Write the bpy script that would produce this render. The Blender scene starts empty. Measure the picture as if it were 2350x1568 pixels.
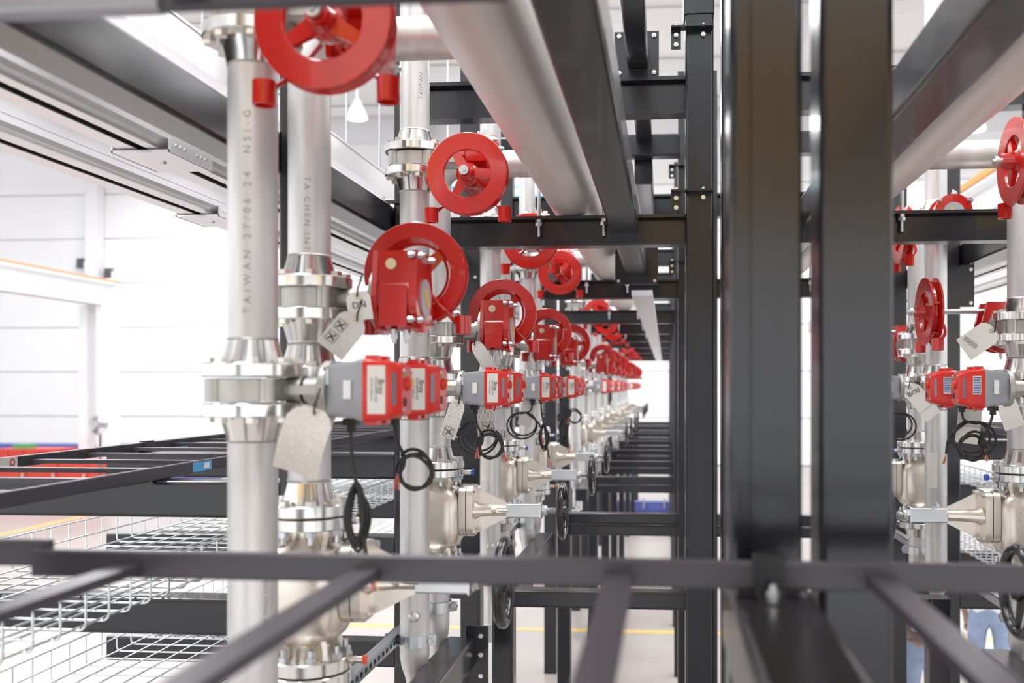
import bpy, bmesh, math, random
from mathutils import Vector, Matrix, Euler
random.seed(7)
PI = math.pi
H = 3.0                      # camera height above the floor; layout heights below are measured from the camera
scene = bpy.context.scene
C = scene.collection

# ------------------------------------------------------------------ camera, world, lights, exposure
cam_d = bpy.data.cameras.new('camera')
cam = bpy.data.objects.new('camera', cam_d); C.objects.link(cam)
cam.location = (0, 0, H)
cam.rotation_euler = (PI/2, 0, math.radians(5))
cam_d.sensor_width = 36.0
cam_d.lens = 2200/2350*36
cam_d.shift_x = -(1527 - 2200*math.tan(math.radians(5)) - 1175)/2350
cam_d.shift_y = (885 - 784)/2350
cam_d.clip_start = 0.05
cam_d.clip_end = 200
cam_d.dof.use_dof = True
cam_d.dof.focus_distance = 3.9
cam_d.dof.aperture_fstop = 2.2
scene.camera = cam

world = bpy.data.worlds.new('hall_daylight'); scene.world = world
world.use_nodes = True
world.node_tree.nodes['Background'].inputs[0].default_value = (0.94, 0.965, 1.0, 1)
world.node_tree.nodes['Background'].inputs[1].default_value = 1.45

def area(name, loc, sx, sy, power, color=(0.98, 0.985, 1.0), rot=(0, 0, 0)):
    l = bpy.data.lights.new(name, 'AREA'); l.shape = 'RECTANGLE'; l.size = sx; l.size_y = sy
    l.energy = power; l.color = color
    o = bpy.data.objects.new(name, l); C.objects.link(o); o.location = loc; o.rotation_euler = rot
    return o
for i, (x, y) in enumerate([(-9, 3), (-2.5, 1), (3.5, 3), (-9, 12), (-2.5, 9), (4, 11), (-14, 22), (-2, 19), (8, 22), (-18, 30), (-4, 30), (10, 30)]):
    area('ceiling_light_bank', (x, y, 11.0), 1.6, 6.0, 480)

vs = scene.view_settings
vs.view_transform = 'Standard'; vs.look = 'None'; vs.gamma = 1.0; vs.use_curve_mapping = False
vs.exposure = 0.42

# ------------------------------------------------------------------ materials
def mat(name, color, metal=0.0, rough=0.5, noise=0.0, nscale=8.0, stretch=(1, 1, 1), bump=0.0, bscale=60.0, coat=0.0, emit=0.0, rnoise=0.0, color2=None):
    m = bpy.data.materials.new(name); m.use_nodes = True
    nt = m.node_tree; b = nt.nodes['Principled BSDF']
    b.inputs['Base Color'].default_value = (*color, 1); b.inputs['Metallic'].default_value = metal
    b.inputs['Roughness'].default_value = rough
    if coat: b.inputs['Coat Weight'].default_value = coat; b.inputs['Coat Roughness'].default_value = 0.06
    if emit:
        b.inputs['Emission Color'].default_value = (*color, 1); b.inputs['Emission Strength'].default_value = emit
    if noise or bump or rnoise:
        tc = nt.nodes.new('ShaderNodeTexCoord'); mp = nt.nodes.new('ShaderNodeMapping')
        mp.inputs['Scale'].default_value = stretch
        nt.links.new(tc.outputs['Object'], mp.inputs[0])
    if noise or rnoise:
        n = nt.nodes.new('ShaderNodeTexNoise'); n.inputs['Scale'].default_value = nscale; n.inputs['Detail'].default_value = 5
        nt.links.new(mp.outputs[0], n.inputs[0])
    if noise:
        mx = nt.nodes.new('ShaderNodeMix'); mx.data_type = 'RGBA'
        c2 = color2 or tuple(c*(1-noise) for c in color)
        mx.inputs[6].default_value = (*color, 1); mx.inputs[7].default_value = (*c2, 1)
        rp = nt.nodes.new('ShaderNodeValToRGB'); rp.color_ramp.elements[0].position = 0.35; rp.color_ramp.elements[1].position = 0.7
        nt.links.new(n.outputs[0], rp.inputs[0]); nt.links.new(rp.outputs[0], mx.inputs[0])
        nt.links.new(mx.outputs[2], b.inputs['Base Color'])
    if rnoise:
        mr = nt.nodes.new('ShaderNodeMapRange'); mr.inputs[3].default_value = max(0.02, rough-rnoise); mr.inputs[4].default_value = rough+rnoise
        nt.links.new(n.outputs[0], mr.inputs[0]); nt.links.new(mr.outputs[0], b.inputs['Roughness'])
    if bump:
        n2 = nt.nodes.new('ShaderNodeTexNoise'); n2.inputs['Scale'].default_value = bscale; n2.inputs['Detail'].default_value = 3
        nt.links.new(mp.outputs[0], n2.inputs[0])
        bp = nt.nodes.new('ShaderNodeBump'); bp.inputs['Strength'].default_value = bump; bp.inputs['Distance'].default_value = 0.002
        nt.links.new(n2.outputs[0], bp.inputs['Height']); nt.links.new(bp.outputs[0], b.inputs['Normal'])
    return m

def printed(name, base, ink, freq, width=0.45, axis=2, block=30.0):
    """paper with rows of small print: wave rows broken up by noise, flat print only"""
    m = bpy.data.materials.new(name); m.use_nodes = True
    nt = m.node_tree; b = nt.nodes['Principled BSDF']; b.inputs['Roughness'].default_value = 0.6
    tc = nt.nodes.new('ShaderNodeTexCoord'); sp = nt.nodes.new('ShaderNodeSeparateXYZ'); nt.links.new(tc.outputs['Object'], sp.inputs[0])
    mu = nt.nodes.new('ShaderNodeMath'); mu.operation = 'MULTIPLY'; mu.inputs[1].default_value = freq
    nt.links.new(sp.outputs[axis], mu.inputs[0])
    fr = nt.nodes.new('ShaderNodeMath'); fr.operation = 'FRACT'; nt.links.new(mu.outputs[0], fr.inputs[0])
    lt = nt.nodes.new('ShaderNodeMath'); lt.operation = 'LESS_THAN'; lt.inputs[1].default_value = width; nt.links.new(fr.outputs[0], lt.inputs[0])
    mp = nt.nodes.new('ShaderNodeMapping'); sc = [freq*2.5]*3; sc[axis] = freq*0.5; mp.inputs['Scale'].default_value = sc
    nt.links.new(tc.outputs['Object'], mp.inputs[0])
    n = nt.nodes.new('ShaderNodeTexNoise'); n.inputs['Scale'].default_value = 1.0; n.inputs['Detail'].default_value = 1; nt.links.new(mp.outputs[0], n.inputs[0])
    gt = nt.nodes.new('ShaderNodeMath'); gt.operation = 'GREATER_THAN'; gt.inputs[1].default_value = 0.38; nt.links.new(n.outputs[0], gt.inputs[0])
    a = nt.nodes.new('ShaderNodeMath'); a.operation = 'MULTIPLY'; nt.links.new(lt.outputs[0], a.inputs[0]); nt.links.new(gt.outputs[0], a.inputs[1])
    mx = nt.nodes.new('ShaderNodeMix'); mx.data_type = 'RGBA'
    mx.inputs[6].default_value = (*base, 1); mx.inputs[7].default_value = (*ink, 1)
    nt.links.new(a.outputs[0], mx.inputs[0]); nt.links.new(mx.outputs[2], b.inputs['Base Color'])
    return m

M = {}
M['black_steel'] = mat('black_steel', (0.0060, 0.0063, 0.0095), 0.0, 0.25, coat=0.12)
M['black_steel'].node_tree.nodes['Principled BSDF'].inputs['Specular IOR Level'].default_value = 0.60
M['runway'] = mat('runway_black', (0.052, 0.048, 0.060), 0.0, 0.34)
M['pipe'] = mat('pipe_stainless', (0.72, 0.705, 0.70), 0.66, 0.42, noise=0.32, nscale=13, stretch=(1, 1, 0.16), rnoise=0.1, bump=0.03, bscale=90)
M['header'] = mat('header_stainless', (0.90, 0.86, 0.83), 0.72, 0.42, noise=0.08, nscale=4, stretch=(1, 0.3, 1), rnoise=0.08)
M['flange'] = mat('flange_machined', (0.70, 0.69, 0.67), 1.0, 0.2, rnoise=0.06, nscale=30)
M['wafer'] = mat('wafer_cast', (0.50, 0.49, 0.47), 0.8, 0.42, noise=0.15, nscale=14)
M['cast'] = mat('cast_stainless', (0.78, 0.725, 0.655), 1.0, 0.33, rnoise=0.06, nscale=10, bump=0.12, bscale=220)
M['bolt'] = mat('bolt_steel', (0.72, 0.70, 0.66), 1.0, 0.3)
M['zinc'] = mat('zinc_plated', (0.62, 0.64, 0.66), 1.0, 0.32, rnoise=0.08, nscale=20)
M['gasket'] = mat('gasket_dark', (0.06, 0.055, 0.05), 0, 0.8)
M['red'] = mat('red_enamel', (0.56, 0.011, 0.005), 0.0, 0.22, coat=0.5, noise=0.15, nscale=3)
M['redplastic'] = mat('red_cover', (0.64, 0.017, 0.007), 0.0, 0.32, coat=0.15)
M['grey'] = mat('grey_actuator_paint', (0.33, 0.34, 0.37), 0.0, 0.42, bump=0.03, bscale=200)
M['discgrey'] = mat('indicator_grey', (0.42, 0.40, 0.43), 0.0, 0.4)
M['rubber'] = mat('black_rubber', (0.012, 0.012, 0.013), 0.0, 0.45)
M['handwheel'] = mat('handwheel_black', (0.006, 0.006, 0.008), 0.0, 0.18, coat=0.2)
M['plug'] = mat('brass_plug', (0.62, 0.55, 0.38), 0.6, 0.4)
M['white'] = mat('white_plastic', (0.82, 0.82, 0.82), 0, 0.5)
M['yellow'] = mat('yellow_mark', (0.85, 0.55, 0.05), 0, 0.5)
M['blue'] = mat('blue_cap', (0.02, 0.10, 0.55), 0, 0.4)
M['ltblue'] = mat('blue_sticker', (0.10, 0.42, 0.75), 0, 0.5)
M['green'] = mat('green_mark', (0.12, 0.45, 0.15), 0, 0.5)
M['orange'] = mat('orange_cap', (0.85, 0.10, 0.03), 0, 0.4)
M['purple'] = mat('purple_wire', (0.25, 0.06, 0.40), 0, 0.4)
M['glassy'] = mat('dark_window', (0.19, 0.18, 0.22), 0, 0.12)
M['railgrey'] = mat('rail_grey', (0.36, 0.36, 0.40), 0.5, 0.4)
M['label'] = printed('white_label_print', (0.80, 0.79, 0.74), (0.30, 0.29, 0.27), 55, 0.35, 0)
M['table'] = printed('table_label_print', (0.45, 0.50, 0.62), (0.10, 0.16, 0.30), 110, 0.5, 2)
M['paper'] = printed('tag_paper_print', (0.80, 0.775, 0.74), (0.30, 0.28, 0.27), 190, 0.36, 0)
M['paper2'] = printed('tag_paper_rows', (0.82, 0.80, 0.765), (0.46, 0.44, 0.42), 190, 0.32, 2)
M['paperplain'] = mat('tag_paper', (0.85, 0.83, 0.79), 0, 0.6)
M['labelplain'] = mat('white_label', (0.74, 0.73, 0.68), 0, 0.5)
M['crane'] = mat('yellow_girder_paint', (0.72, 0.42, 0.03), 0, 0.4)  # for the unseen girder added to tint the column reflections
M['ink'] = mat('black_ink', (0.03, 0.03, 0.035), 0, 0.6)
M['stencil'] = mat('stencil_ink', (0.29, 0.29, 0.30), 0.3, 0.5)
M['alu'] = mat('aluminium', (0.88, 0.87, 0.885), 0.55, 0.34, noise=0.06, nscale=3, stretch=(1, 0.2, 1), rnoise=0.05)
M['aluslot'] = mat('slot_black', (0.012, 0.012, 0.012), 0, 0.5)
M['wire'] = mat('galvanised_wire', (0.78, 0.82, 0.84), 0.9, 0.3)
M['wall'] = mat('white_wall_panel', (0.94, 0.94, 0.94), 0, 0.55, noise=0.03, nscale=0.6)
M['trim'] = mat('white_steelwork', (0.86, 0.86, 0.87), 0, 0.45)
M['ceiling'] = mat('white_roof', (0.94, 0.94, 0.94), 0, 0.7)
M['floor'] = mat('polished_concrete', (0.43, 0.40, 0.38), 0.0, 0.32, noise=0.2, nscale=0.5, rnoise=0.08, color2=(0.38, 0.335, 0.315))
M['yline'] = mat('yellow_floor_paint', (0.75, 0.52, 0.16), 0, 0.4)
M['rubberfoot'] = mat('fan_dark', (0.10, 0.10, 0.11), 0.3, 0.4)
M['jeans'] = mat('blue_denim', (0.36, 0.46, 0.66), 0, 0.8, noise=0.2, nscale=12)
M['shirt'] = mat('checked_shirt', (0.42, 0.30, 0.26), 0, 0.8, noise=0.6, nscale=22)
M['skin'] = mat('skin', (0.55, 0.35, 0.26), 0, 0.5)
M['hair'] = mat('dark_hair', (0.04, 0.03, 0.025), 0, 0.6)
M['shoe'] = mat('brown_boot', (0.10, 0.06, 0.04), 0, 0.5)
M['redpaint'] = mat('red_cabinet_paint', (0.62, 0.05, 0.03), 0, 0.4)
M['bluepaint'] = mat('blue_machine_paint', (0.10, 0.13, 0.42), 0, 0.4)
M['lamp'] = mat('lamp_lens', (1, 0.98, 0.93), 0, 0.4, emit=6.0)
M['oline'] = mat('orange_edge', (0.80, 0.36, 0.08), 0, 0.5)

# ------------------------------------------------------------------ mesh helpers
class MB:
    def __init__(s): s.v = []; s.f = []; s.mi = []
    def add(s, v, f, mtx=None, mi=0):
        n = len(s.v)
        for p in v:
            p = Vector(p)
            s.v.append(mtx @ p if mtx else p)
        for q in f: s.f.append([i+n for i in q]); s.mi.append(mi)
        return s
    def box(s, x0, x1, y0, y1, z0, z1, mtx=None, mi=0):
        v = [(x, y, z) for x in (x0, x1) for y in (y0, y1) for z in (z0, z1)]
        return s.add(v, [(0, 1, 3, 2), (4, 6, 7, 5), (0, 4, 5, 1), (2, 3, 7, 6), (0, 2, 6, 4), (1, 5, 7, 3)], mtx, mi)
    def prism(s, poly, a0, a1, axis='z', mtx=None, mi=0):
        """poly of 2-D points extruded along axis (x: (y,z), y: (x,z), z: (x,y))"""
        n = len(poly)
        def P(p, a): return (a, p[0], p[1]) if axis == 'x' else ((p[0], a, p[1]) if axis == 'y' else (p[0], p[1], a))
        v = [P(p, a0) for p in poly] + [P(p, a1) for p in poly]
        f = [(i, (i+1) % n, (i+1) % n+n, i+n) for i in range(n)] + [tuple(range(n)), tuple(range(2*n-1, n-1, -1))]
        return s.add(v, f, mtx, mi)
    def lathe(s, prof, axis='z', seg=32, mtx=None, closed=False, mi=0, cap=True):
        """prof: list of (r, a)"""
        v = []; f = []; n = len(prof)
        for k in range(seg):
            t = 2*PI*k/seg; ct, st = math.cos(t), math.sin(t)
            for r, a in prof:
                v.append((r*ct, r*st, a) if axis == 'z' else ((a, r*ct, r*st) if axis == 'x' else (r*ct, a, r*st)))
        for k in range(seg):
            k2 = (k+1) % seg
            for i in range(n if closed else n-1):
                j = (i+1) % n
                f.append((k*n+i, k2*n+i, k2*n+j, k*n+j))
        if not closed and cap:
            if prof[0][0] > 1e-6: f.append(tuple(k*n for k in range(seg)))
            if prof[-1][0] > 1e-6: f.append(tuple(k*n+n-1 for k in reversed(range(seg))))
        return s.add(v, f, mtx, mi)
    def cyl(s, r, a0, a1, axis='z', seg=24, mtx=None, mi=0, c=0.0):
        p = [(r, a0), (r, a1)] if not c else [(r-c, a0), (r, a0+c), (r, a1-c), (r-c, a1)]
        return s.lathe(p, axis, seg, mtx, mi=mi)
    def hexa(s, r, a0, a1, axis='z', mtx=None, mi=0, t0=0.0):
        return s.prism([(r*math.cos(PI/3*i+t0), r*math.sin(PI/3*i+t0)) for i in range(6)], a0, a1, axis, mtx, mi)
    def tube(s, pts, r, seg=8, mtx=None, mi=0, closed=False):
        pts = [Vector(p) for p in pts]; n = len(pts); v = []; f = []
        up = None
        for i, p in enumerate(pts):
            a = pts[i-1] if (i > 0 or closed) else p
            b = pts[(i+1) % n] if (i < n-1 or closed) else p
            d = (b-a).normalized()
            if up is None:
                up = Vector((0, 0, 1)) if abs(d.z) < 0.9 else Vector((1, 0, 0))
            e1 = (up - d*up.dot(d))
            if e1.length < 1e-5: e1 = d.orthogonal()
            e1.normalize(); e2 = d.cross(e1); up = e1
            rr = r[i] if isinstance(r, (list, tuple)) else r
            for k in range(seg):
                t = 2*PI*k/seg; v.append(p + e1*rr*math.cos(t) + e2*rr*math.sin(t))
        for i in range(n if closed else n-1):
            j = (i+1) % n
            for k in range(seg):
                k2 = (k+1) % seg
                f.append((i*seg+k, i*seg+k2, j*seg+k2, j*seg+k))
        if not closed:
            f.append(tuple(range(seg))[::-1]); f.append(tuple((n-1)*seg+k for k in range(seg)))
        return s.add(v, f, mtx, mi)
    def mesh(s, name, m, smooth=True, ang=38, recalc=True):
        me = bpy.data.meshes.new(name)
        me.from_pydata([tuple(p) for p in s.v], [], s.f)
        ms = m if isinstance(m, (list, tuple)) else [m]
        for q in ms: me.materials.append(M[q])
        if len(ms) > 1: me.polygons.foreach_set('material_index', s.mi)
        if recalc:
            bm = bmesh.new(); bm.from_mesh(me); bmesh.ops.recalc_face_normals(bm, faces=bm.faces); bm.to_mesh(me); bm.free()
        if smooth:
            me.polygons.foreach_set('use_smooth', [True]*len(me.polygons))
            me.set_sharp_from_angle(angle=math.radians(ang))
        me.update()
        return me

def catmull(pts, n=6, closed=False):
    P = [Vector(p) for p in pts]; out = []
    N = len(P)
    rng = range(N) if closed else range(N-1)
    for i in rng:
        p0 = P[i-1] if (i > 0 or closed) else P[i]; p1 = P[i]; p2 = P[(i+1) % N]; p3 = P[(i+2) % N] if (i+2 < N or closed) else P[(i+1) % N]
        for k in range(n):
            t = k/n
            out.append(0.5*((2*p1)+(p2-p0)*t+(2*p0-5*p1+4*p2-p3)*t*t+(3*p1-p0-3*p2+p3)*t**3))
    if not closed: out.append(P[-1])
    return out

def rrect(w, h, r, seg=3):
    o = []
    for cx, cy, a in ((w/2-r, h/2-r, 0), (-w/2+r, h/2-r, 90), (-w/2+r, -h/2+r, 180), (w/2-r, -h/2+r, 270)):
        for i in range(seg+1):
            t = math.radians(a+90*i/seg); o.append((cx+r*math.cos(t), cy+r*math.sin(t)))
    return o

def text_mesh(body, size, m, align='CENTER', ext=0.0, sp=1.0):
    cu = bpy.data.curves.new('lettering', 'FONT'); cu.body = body; cu.size = size; cu.align_x = align; cu.align_y = 'CENTER'; cu.extrude = ext; cu.space_character = sp
    cu.resolution_u = 3
    o = bpy.data.objects.new('lettering', cu); C.objects.link(o)
    dg = bpy.context.evaluated_depsgraph_get(); dg.update()
    ev = o.evaluated_get(dg); me0 = ev.to_mesh()
    v = [x.co.copy() for x in me0.vertices]; f = [list(p.vertices) for p in me0.polygons]
    ev.to_mesh_clear(); bpy.data.objects.remove(o); bpy.data.curves.remove(cu)
    return v, f
def letters(body, size, m, fn, ext=0.0, sp=1.0):
    """flat lettering laid on a surface by fn(u, v, h) -> xyz"""
    v, f = text_mesh(body, size, m, ext=ext, sp=sp)
    b = MB(); b.add([fn(p.x, p.y, p.z) for p in v], f)
    return b.mesh('lettering', m, smooth=False, recalc=False)

# ------------------------------------------------------------------ scene-graph helpers
def link(name, data, parent=None, loc=(0, 0, 0), rot=(0, 0, 0)):
    o = bpy.data.objects.new(name, data); C.objects.link(o)
    if parent: o.parent = parent
    o.location = loc; o.rotation_euler = rot
    return o
def tag(o, label, cat, group=None, kind=None):
    if label: o['label'] = label
    if cat: o['category'] = cat
    if group: o['group'] = group
    if kind: o['kind'] = kind
    return o
def thing(name, label, cat, loc, rotz=0, group=None):
    """Empty at the thing's base; loc given with z relative to the camera height"""
    o = link(name, None, None, (loc[0], loc[1], loc[2]+H), (0, 0, rotz)); o.empty_display_size = 0.05
    return tag(o, label, cat, group)
class N:
    def __init__(s, name, mesh, loc=(0, 0, 0), rot=(0, 0, 0), kids=(), lod=9, label=None):
        s.name = name; s.mesh = mesh; s.loc = loc; s.rot = rot; s.kids = list(kids); s.lod = lod; s.label = label
def grow(nodes, parent, lod, depth=0):
    for n in nodes:
        if n.lod < lod: continue
        o = link(n.name, n.mesh, parent, n.loc, n.rot)
        if n.label: o['label'] = n.label
        if n.kids and depth == 0: grow(n.kids, o, lod, 1)

_cache = {}
def cached(key, fn):
    if key not in _cache: _cache[key] = fn()
    return _cache[key]
def bar_mesh(dx, dy, dz, m, kind='tube', r=0.012):
    def mk():
        b = MB()
        ax = max((dx, 'x'), (dy, 'y'), (dz, 'z'))[1]
        if kind == 'ibeam':
            # I section along x or y, height dz
            w = dy if ax == 'x' else dx; h = dz; tf = h*0.10; tw = w*0.14
            poly = [(-w/2, -h/2), (w/2, -h/2), (w/2, -h/2+tf), (tw/2, -h/2+tf*1.6), (tw/2, h/2-tf*1.6), (w/2, h/2-tf), (w/2, h/2), (-w/2, h/2), (-w/2, h/2-tf), (-tw/2, h/2-tf*1.6), (-tw/2, -h/2+tf*1.6), (-w/2, -h/2+tf)]
            L = dx if ax == 'x' else dy
            b.prism(poly, -L/2, L/2, ax)
        elif kind == 'channel':
            w = dy if ax == 'x' else dx; h = dz; t = h*0.08
            poly = [(-w/2, -h/2), (w/2, -h/2), (w/2, -h/2+t), (-w/2+t, -h/2+t*1.5), (-w/2+t, h/2-t*1.5), (w/2, h/2-t), (w/2, h/2), (-w/2, h/2)]
            L = dx if ax == 'x' else dy
            b.prism(poly, -L/2, L/2, ax)
        elif kind == 'box':
            b.box(-dx/2, dx/2, -dy/2, dy/2, -dz/2, dz/2)
        else:
            if ax == 'x': b.prism(rrect(dy, dz, min(r, dy*.3, dz*.3)), -dx/2, dx/2, 'x')
            elif ax == 'y': b.prism(rrect(dx, dz, min(r, dx*.3, dz*.3)), -dy/2, dy/2, 'y')
            else: b.prism(rrect(dx, dy, min(r, dx*.3, dy*.3)), -dz/2, dz/2, 'z')
        return b.mesh(kind, m, smooth=False)
    return cached(('bar', round(dx, 4), round(dy, 4), round(dz, 4), m, kind, r), mk)
def bar(root, name, x0, x1, y0, y1, z0, z1, m='black_steel', kind='tube', rot=(0, 0, 0)):
    """a straight member given by its extents (z from camera height), child of root"""
    me = bar_mesh(x1-x0, y1-y0, z1-z0, m, kind)
    rl = root.location if root else Vector((0, 0, 0))
    return link(name, me, root, ((x0+x1)/2-rl.x, (y0+y1)/2-rl.y, (z0+z1)/2+H-rl.z), rot)
hexbolt_y = MB().hexa(0.011, -0.010, 0, 'y').cyl(0.006, -0.016, -0.010, 'y', 10).mesh('bolt', 'bolt', smooth=False)
def bolt_at(root, x, y, z, rot=(0, 0, 0), s=1.0, lab=None):
    rl = root.location
    o = link('bolt', hexbolt_y, root, (x-rl.x, y-rl.y, z+H-rl.z), rot); o.scale = (s, s, s); return o

# ================================================================== THE HALL
def structure(name, me, loc=(0, 0, 0)):
    o = link(name, me, None, loc); o['kind'] = 'structure'; return o
structure('floor', MB().box(-45, 40, -8, 37, -0.2, 0).mesh('floor', 'floor', smooth=False))
structure('ceiling', MB().box(-45, 40, -8, 37, 13.5, 13.7).mesh('ceiling', 'ceiling', smooth=False))
wb = structure('wall_back', MB().box(-45, 40, 36.35, 36.7, 0, 13.5).mesh('wall_back', 'trim', smooth=False))
pan = MB().box(-42, 38, -0.12, 0, -0.856, 0.856).mesh('panel', 'wall', smooth=False)
for r in range(7):
    link('panel', pan, wb, (0, 36.35, 0.90+r*1.76))
# girts and columns of the back wall
for k in range(6):
    c = structure('trim_%d' % (k+1), bar_mesh(0.5, 0.5, 13.5, 'trim', 'box'), (-35.4+13*k, 35.95, 6.75))
# roof purlins
pur = bar_mesh(80, 0.15, 0.30, 'trim', 'box')
for k in range(9):
    structure('trim_%d' % (k+10), pur, (-3, 1.5+k*4.2, 13.3))
raf = bar_mesh(0.3, 42, 0.7, 'trim', 'ibeam')
for k in range(4):
    structure('trim_%d' % (k+20), raf, (-22+k*13, 15, 12.85))
# floor paint
structure('trim_30', MB().box(-9, 8, 11.62, 11.76, 0, 0.004).mesh('line', 'yline', smooth=False))
structure('trim_31', MB().box(-13.4, -13.2, 9, 24, 0, 0.004).mesh('line', 'yline', smooth=False))

# ================================================================== PIPE STAND COMPONENTS
PR = 0.05715; FR = 0.1143
def rings(prof, m, seg=36, name='pipe', ang=38): return MB().lathe(prof, 'z', seg).mesh(name, m, ang=ang)
def flange(z0, up=True, t=0.032, hub=0.055, m='flange'):
    """weld-neck flange: face at z0, body away from the joint"""
    d = 1 if up else -1
    p = [(0.050, z0), (FR-0.003, z0), (FR, z0+d*0.003), (FR, z0+d*(t-0.003)), (FR-0.003, z0+d*t), (0.074, z0+d*t), (0.0725, z0+d*(t+0.004)), (0.064, z0+d*(t+hub*0.6)), (PR+0.001, z0+d*(t+hub)), (PR-0.001, z0+d*(t+hub))]
    return rings(p, m, 40, 'flange', 30)
weld = MB().lathe([(PR, -0.004), (PR+0.0022, 0), (PR, 0.004)], 'z', 32, cap=False).mesh('weld', 'wafer')
bolt_head = MB().hexa(0.0155, 0, 0.0125, 'z').cyl(0.0075, -0.006, 0, 'z', 12).mesh('bolt', 'bolt', smooth=False)
bolt_nut = MB().hexa(0.0155, -0.015, 0, 'z').cyl(0.008, -0.034, -0.014, 'z', 12).mesh('nut', 'zinc', smooth=False)
stud = MB().cyl(0.0075, -0.5, 0.5, 'z', 10).mesh('stud', 'bolt')
def boltring(zt, zb, nb=8, ph=PI/8, lod=1, mode='head', rad=0.0955):
    out = []
    for k in range(nb):
        a = ph+2*PI*k/nb; x, y = rad*math.cos(a), rad*math.sin(a)
        if mode == 'head': out += [N('bolt', bolt_head, (x, y, zt), lod=lod), N('nut', bolt_nut, (x, y, zb), lod=lod)]
        else: out += [N('bolt', bolt_head, (x, y, zt), lod=lod), N('nut', bolt_head, (x, y, zb), (PI, 0, 0), lod=lod)]
    return out

# front spool ------------------------------------------------------
ZB = -1.42        # bottom of spools
def seg_pipe(z0, z1, r=PR, m='pipe'): return MB().cyl(r, z0, z1, 'z', 40).mesh('pipe', m)
reducer_front = rings([(PR, -1.03), (PR, -1.05), (0.050, -1.09), (0.036, -1.13), (0.033, -1.15), (0.033, -1.17), (0.035, -1.175), (0.035, -1.32)], 'pipe', 32, 'reducer')
clampband = MB().lathe([(PR+0.0005, -0.022), (PR+0.004, -0.022), (PR+0.004, 0.022), (PR+0.0005, 0.022)], 'z', 36, closed=True)
clampband.box(0.05, 0.085, -0.004, 0.004, -0.02, 0.02).box(-0.115, -0.05, -0.012, -0.006, -0.022, 0.022)
clampband = clampband.mesh('clamp', 'zinc')
clampear = MB().cyl(0.021, -0.008, 0.008, 'y', 20).hexa(0.010, -0.018, -0.008, 'y').mesh('clamp_bolt', 'zinc')
boss = MB().lathe([(0.023, 0), (0.021, -0.010), (0.013, -0.013)], 'y', 20).hexa(0.011, -0.024, -0.013, 'y').mesh('drain_plug', 'bolt')
sh = MB().hexa(0.048, -1.25, -1.19, 'z').cyl(0.040, -1.40, -1.25, 'z', 24).mesh('union', 'flange', smooth=False)
front_nodes = [
    N('pipe', seg_pipe(-1.03, -0.128)), N('pipe', seg_pipe(0.105, 0.752)), N('pipe', seg_pipe(0.982, 2.2)),
    N('flange', flange(-0.041, False), kids=boltring(-0.041-0.032, -0.041-0.032, mode='none')[:0]),
    N('flange', flange(0.020, True)), N('flange', flange(0.838, False)), N('flange', flange(0.897, True)),
    N('weld', weld, (0, 0, -0.130), lod=1), N('weld', weld, (0, 0, 0.108), lod=1), N('weld', weld, (0, 0, 0.750), lod=1), N('weld', weld, (0, 0, 0.985), lod=1),
    N('reducer', reducer_front), N('union', MB().hexa(0.043, -1.42, -1.34, 'z').mesh('union', 'flange', smooth=False)),
    N('clamp', clampband, (0, 0, -0.985), kids=[N('clamp_bolt', clampear, (0.068, -0.006, 0))], lod=1, label='zinc pipe clamp'),
    N('drain_plug', boss, (0.012, -PR+0.004, -0.885), lod=1, label='small threaded drain plug'),
] + boltring(0.052, -0.073, mode='both') + boltring(0.929, 0.806, mode='both')

# second spool -----------------------------------------------------
def elbow_mesh():
    b = MB(); R = 0.10
    pts = [Vector((0, 0, 0.94-R))] + [Vector((R-R*math.cos(t), 0, 0.94-R+R*math.sin(t))) for t in [PI/2*i/10 for i in range(1, 11)]]
    b.tube(pts, PR, 32); return b.mesh('elbow', 'pipe')
second_nodes = [
    N('elbow', elbow_mesh()), N('branch_pipe', MB().cyl(PR, 0.10, 0.44, 'x', 36, Matrix.Translation((0, 0, 0.94))).mesh('branch_pipe', 'pipe')),
    N('pipe', seg_pipe(0.340, 0.841)), N('pipe', seg_pipe(0.104, 0.122)), N('pipe', seg_pipe(-0.266, -0.120)), N('pipe', seg_pipe(-0.99, -0.86, 0.052)),
    N('flange', flange(0.262, True)), N('flange', flange(0.208, False)), N('flange', flange(0.020, True)), N('flange', flange(-0.041, False)),
    N('flange', flange(-0.351, True)), N('flange', flange(-0.776, False)),
    N('weld', weld, (0, 0, 0.352), lod=1), N('weld', weld, (0, 0, 0.112), lod=1), N('weld', weld, (0, 0, -0.132), lod=1), N('weld', weld, (0, 0, -0.258), lod=1), N('weld', weld, (0, 0, 0.836), lod=1),
    N('reducer', rings([(0.052, -0.98), (0.052, -1.03), (0.046, -1.07), (0.036, -1.11), (0.034, -1.19)], 'pipe', 28, 'reducer')),
    N('union', sh, label='hexagonal pipe union'),
    N('clamp', clampband, (0, 0, -0.94), kids=[N('clamp_bolt', clampear, (0.068, -0.006, 0))], lod=1, label='zinc pipe clamp'),
    N('gasket', MB().cyl(0.100, -0.3545, -0.3505, 'z', 32).mesh('gasket', 'gasket')), N('gasket', MB().cyl(0.100, -0.7765, -0.7720, 'z', 32).mesh('gasket', 'gasket')),
] + boltring(0.294, 0.176, mode='both') + boltring(0.052, -0.073, mode='both') + boltring(-0.319, -0.387) + [N('bolt', bolt_nut, n.loc, (PI, 0, 0), lod=1) for n in boltring(-0.735, 0)[::2]]

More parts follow.
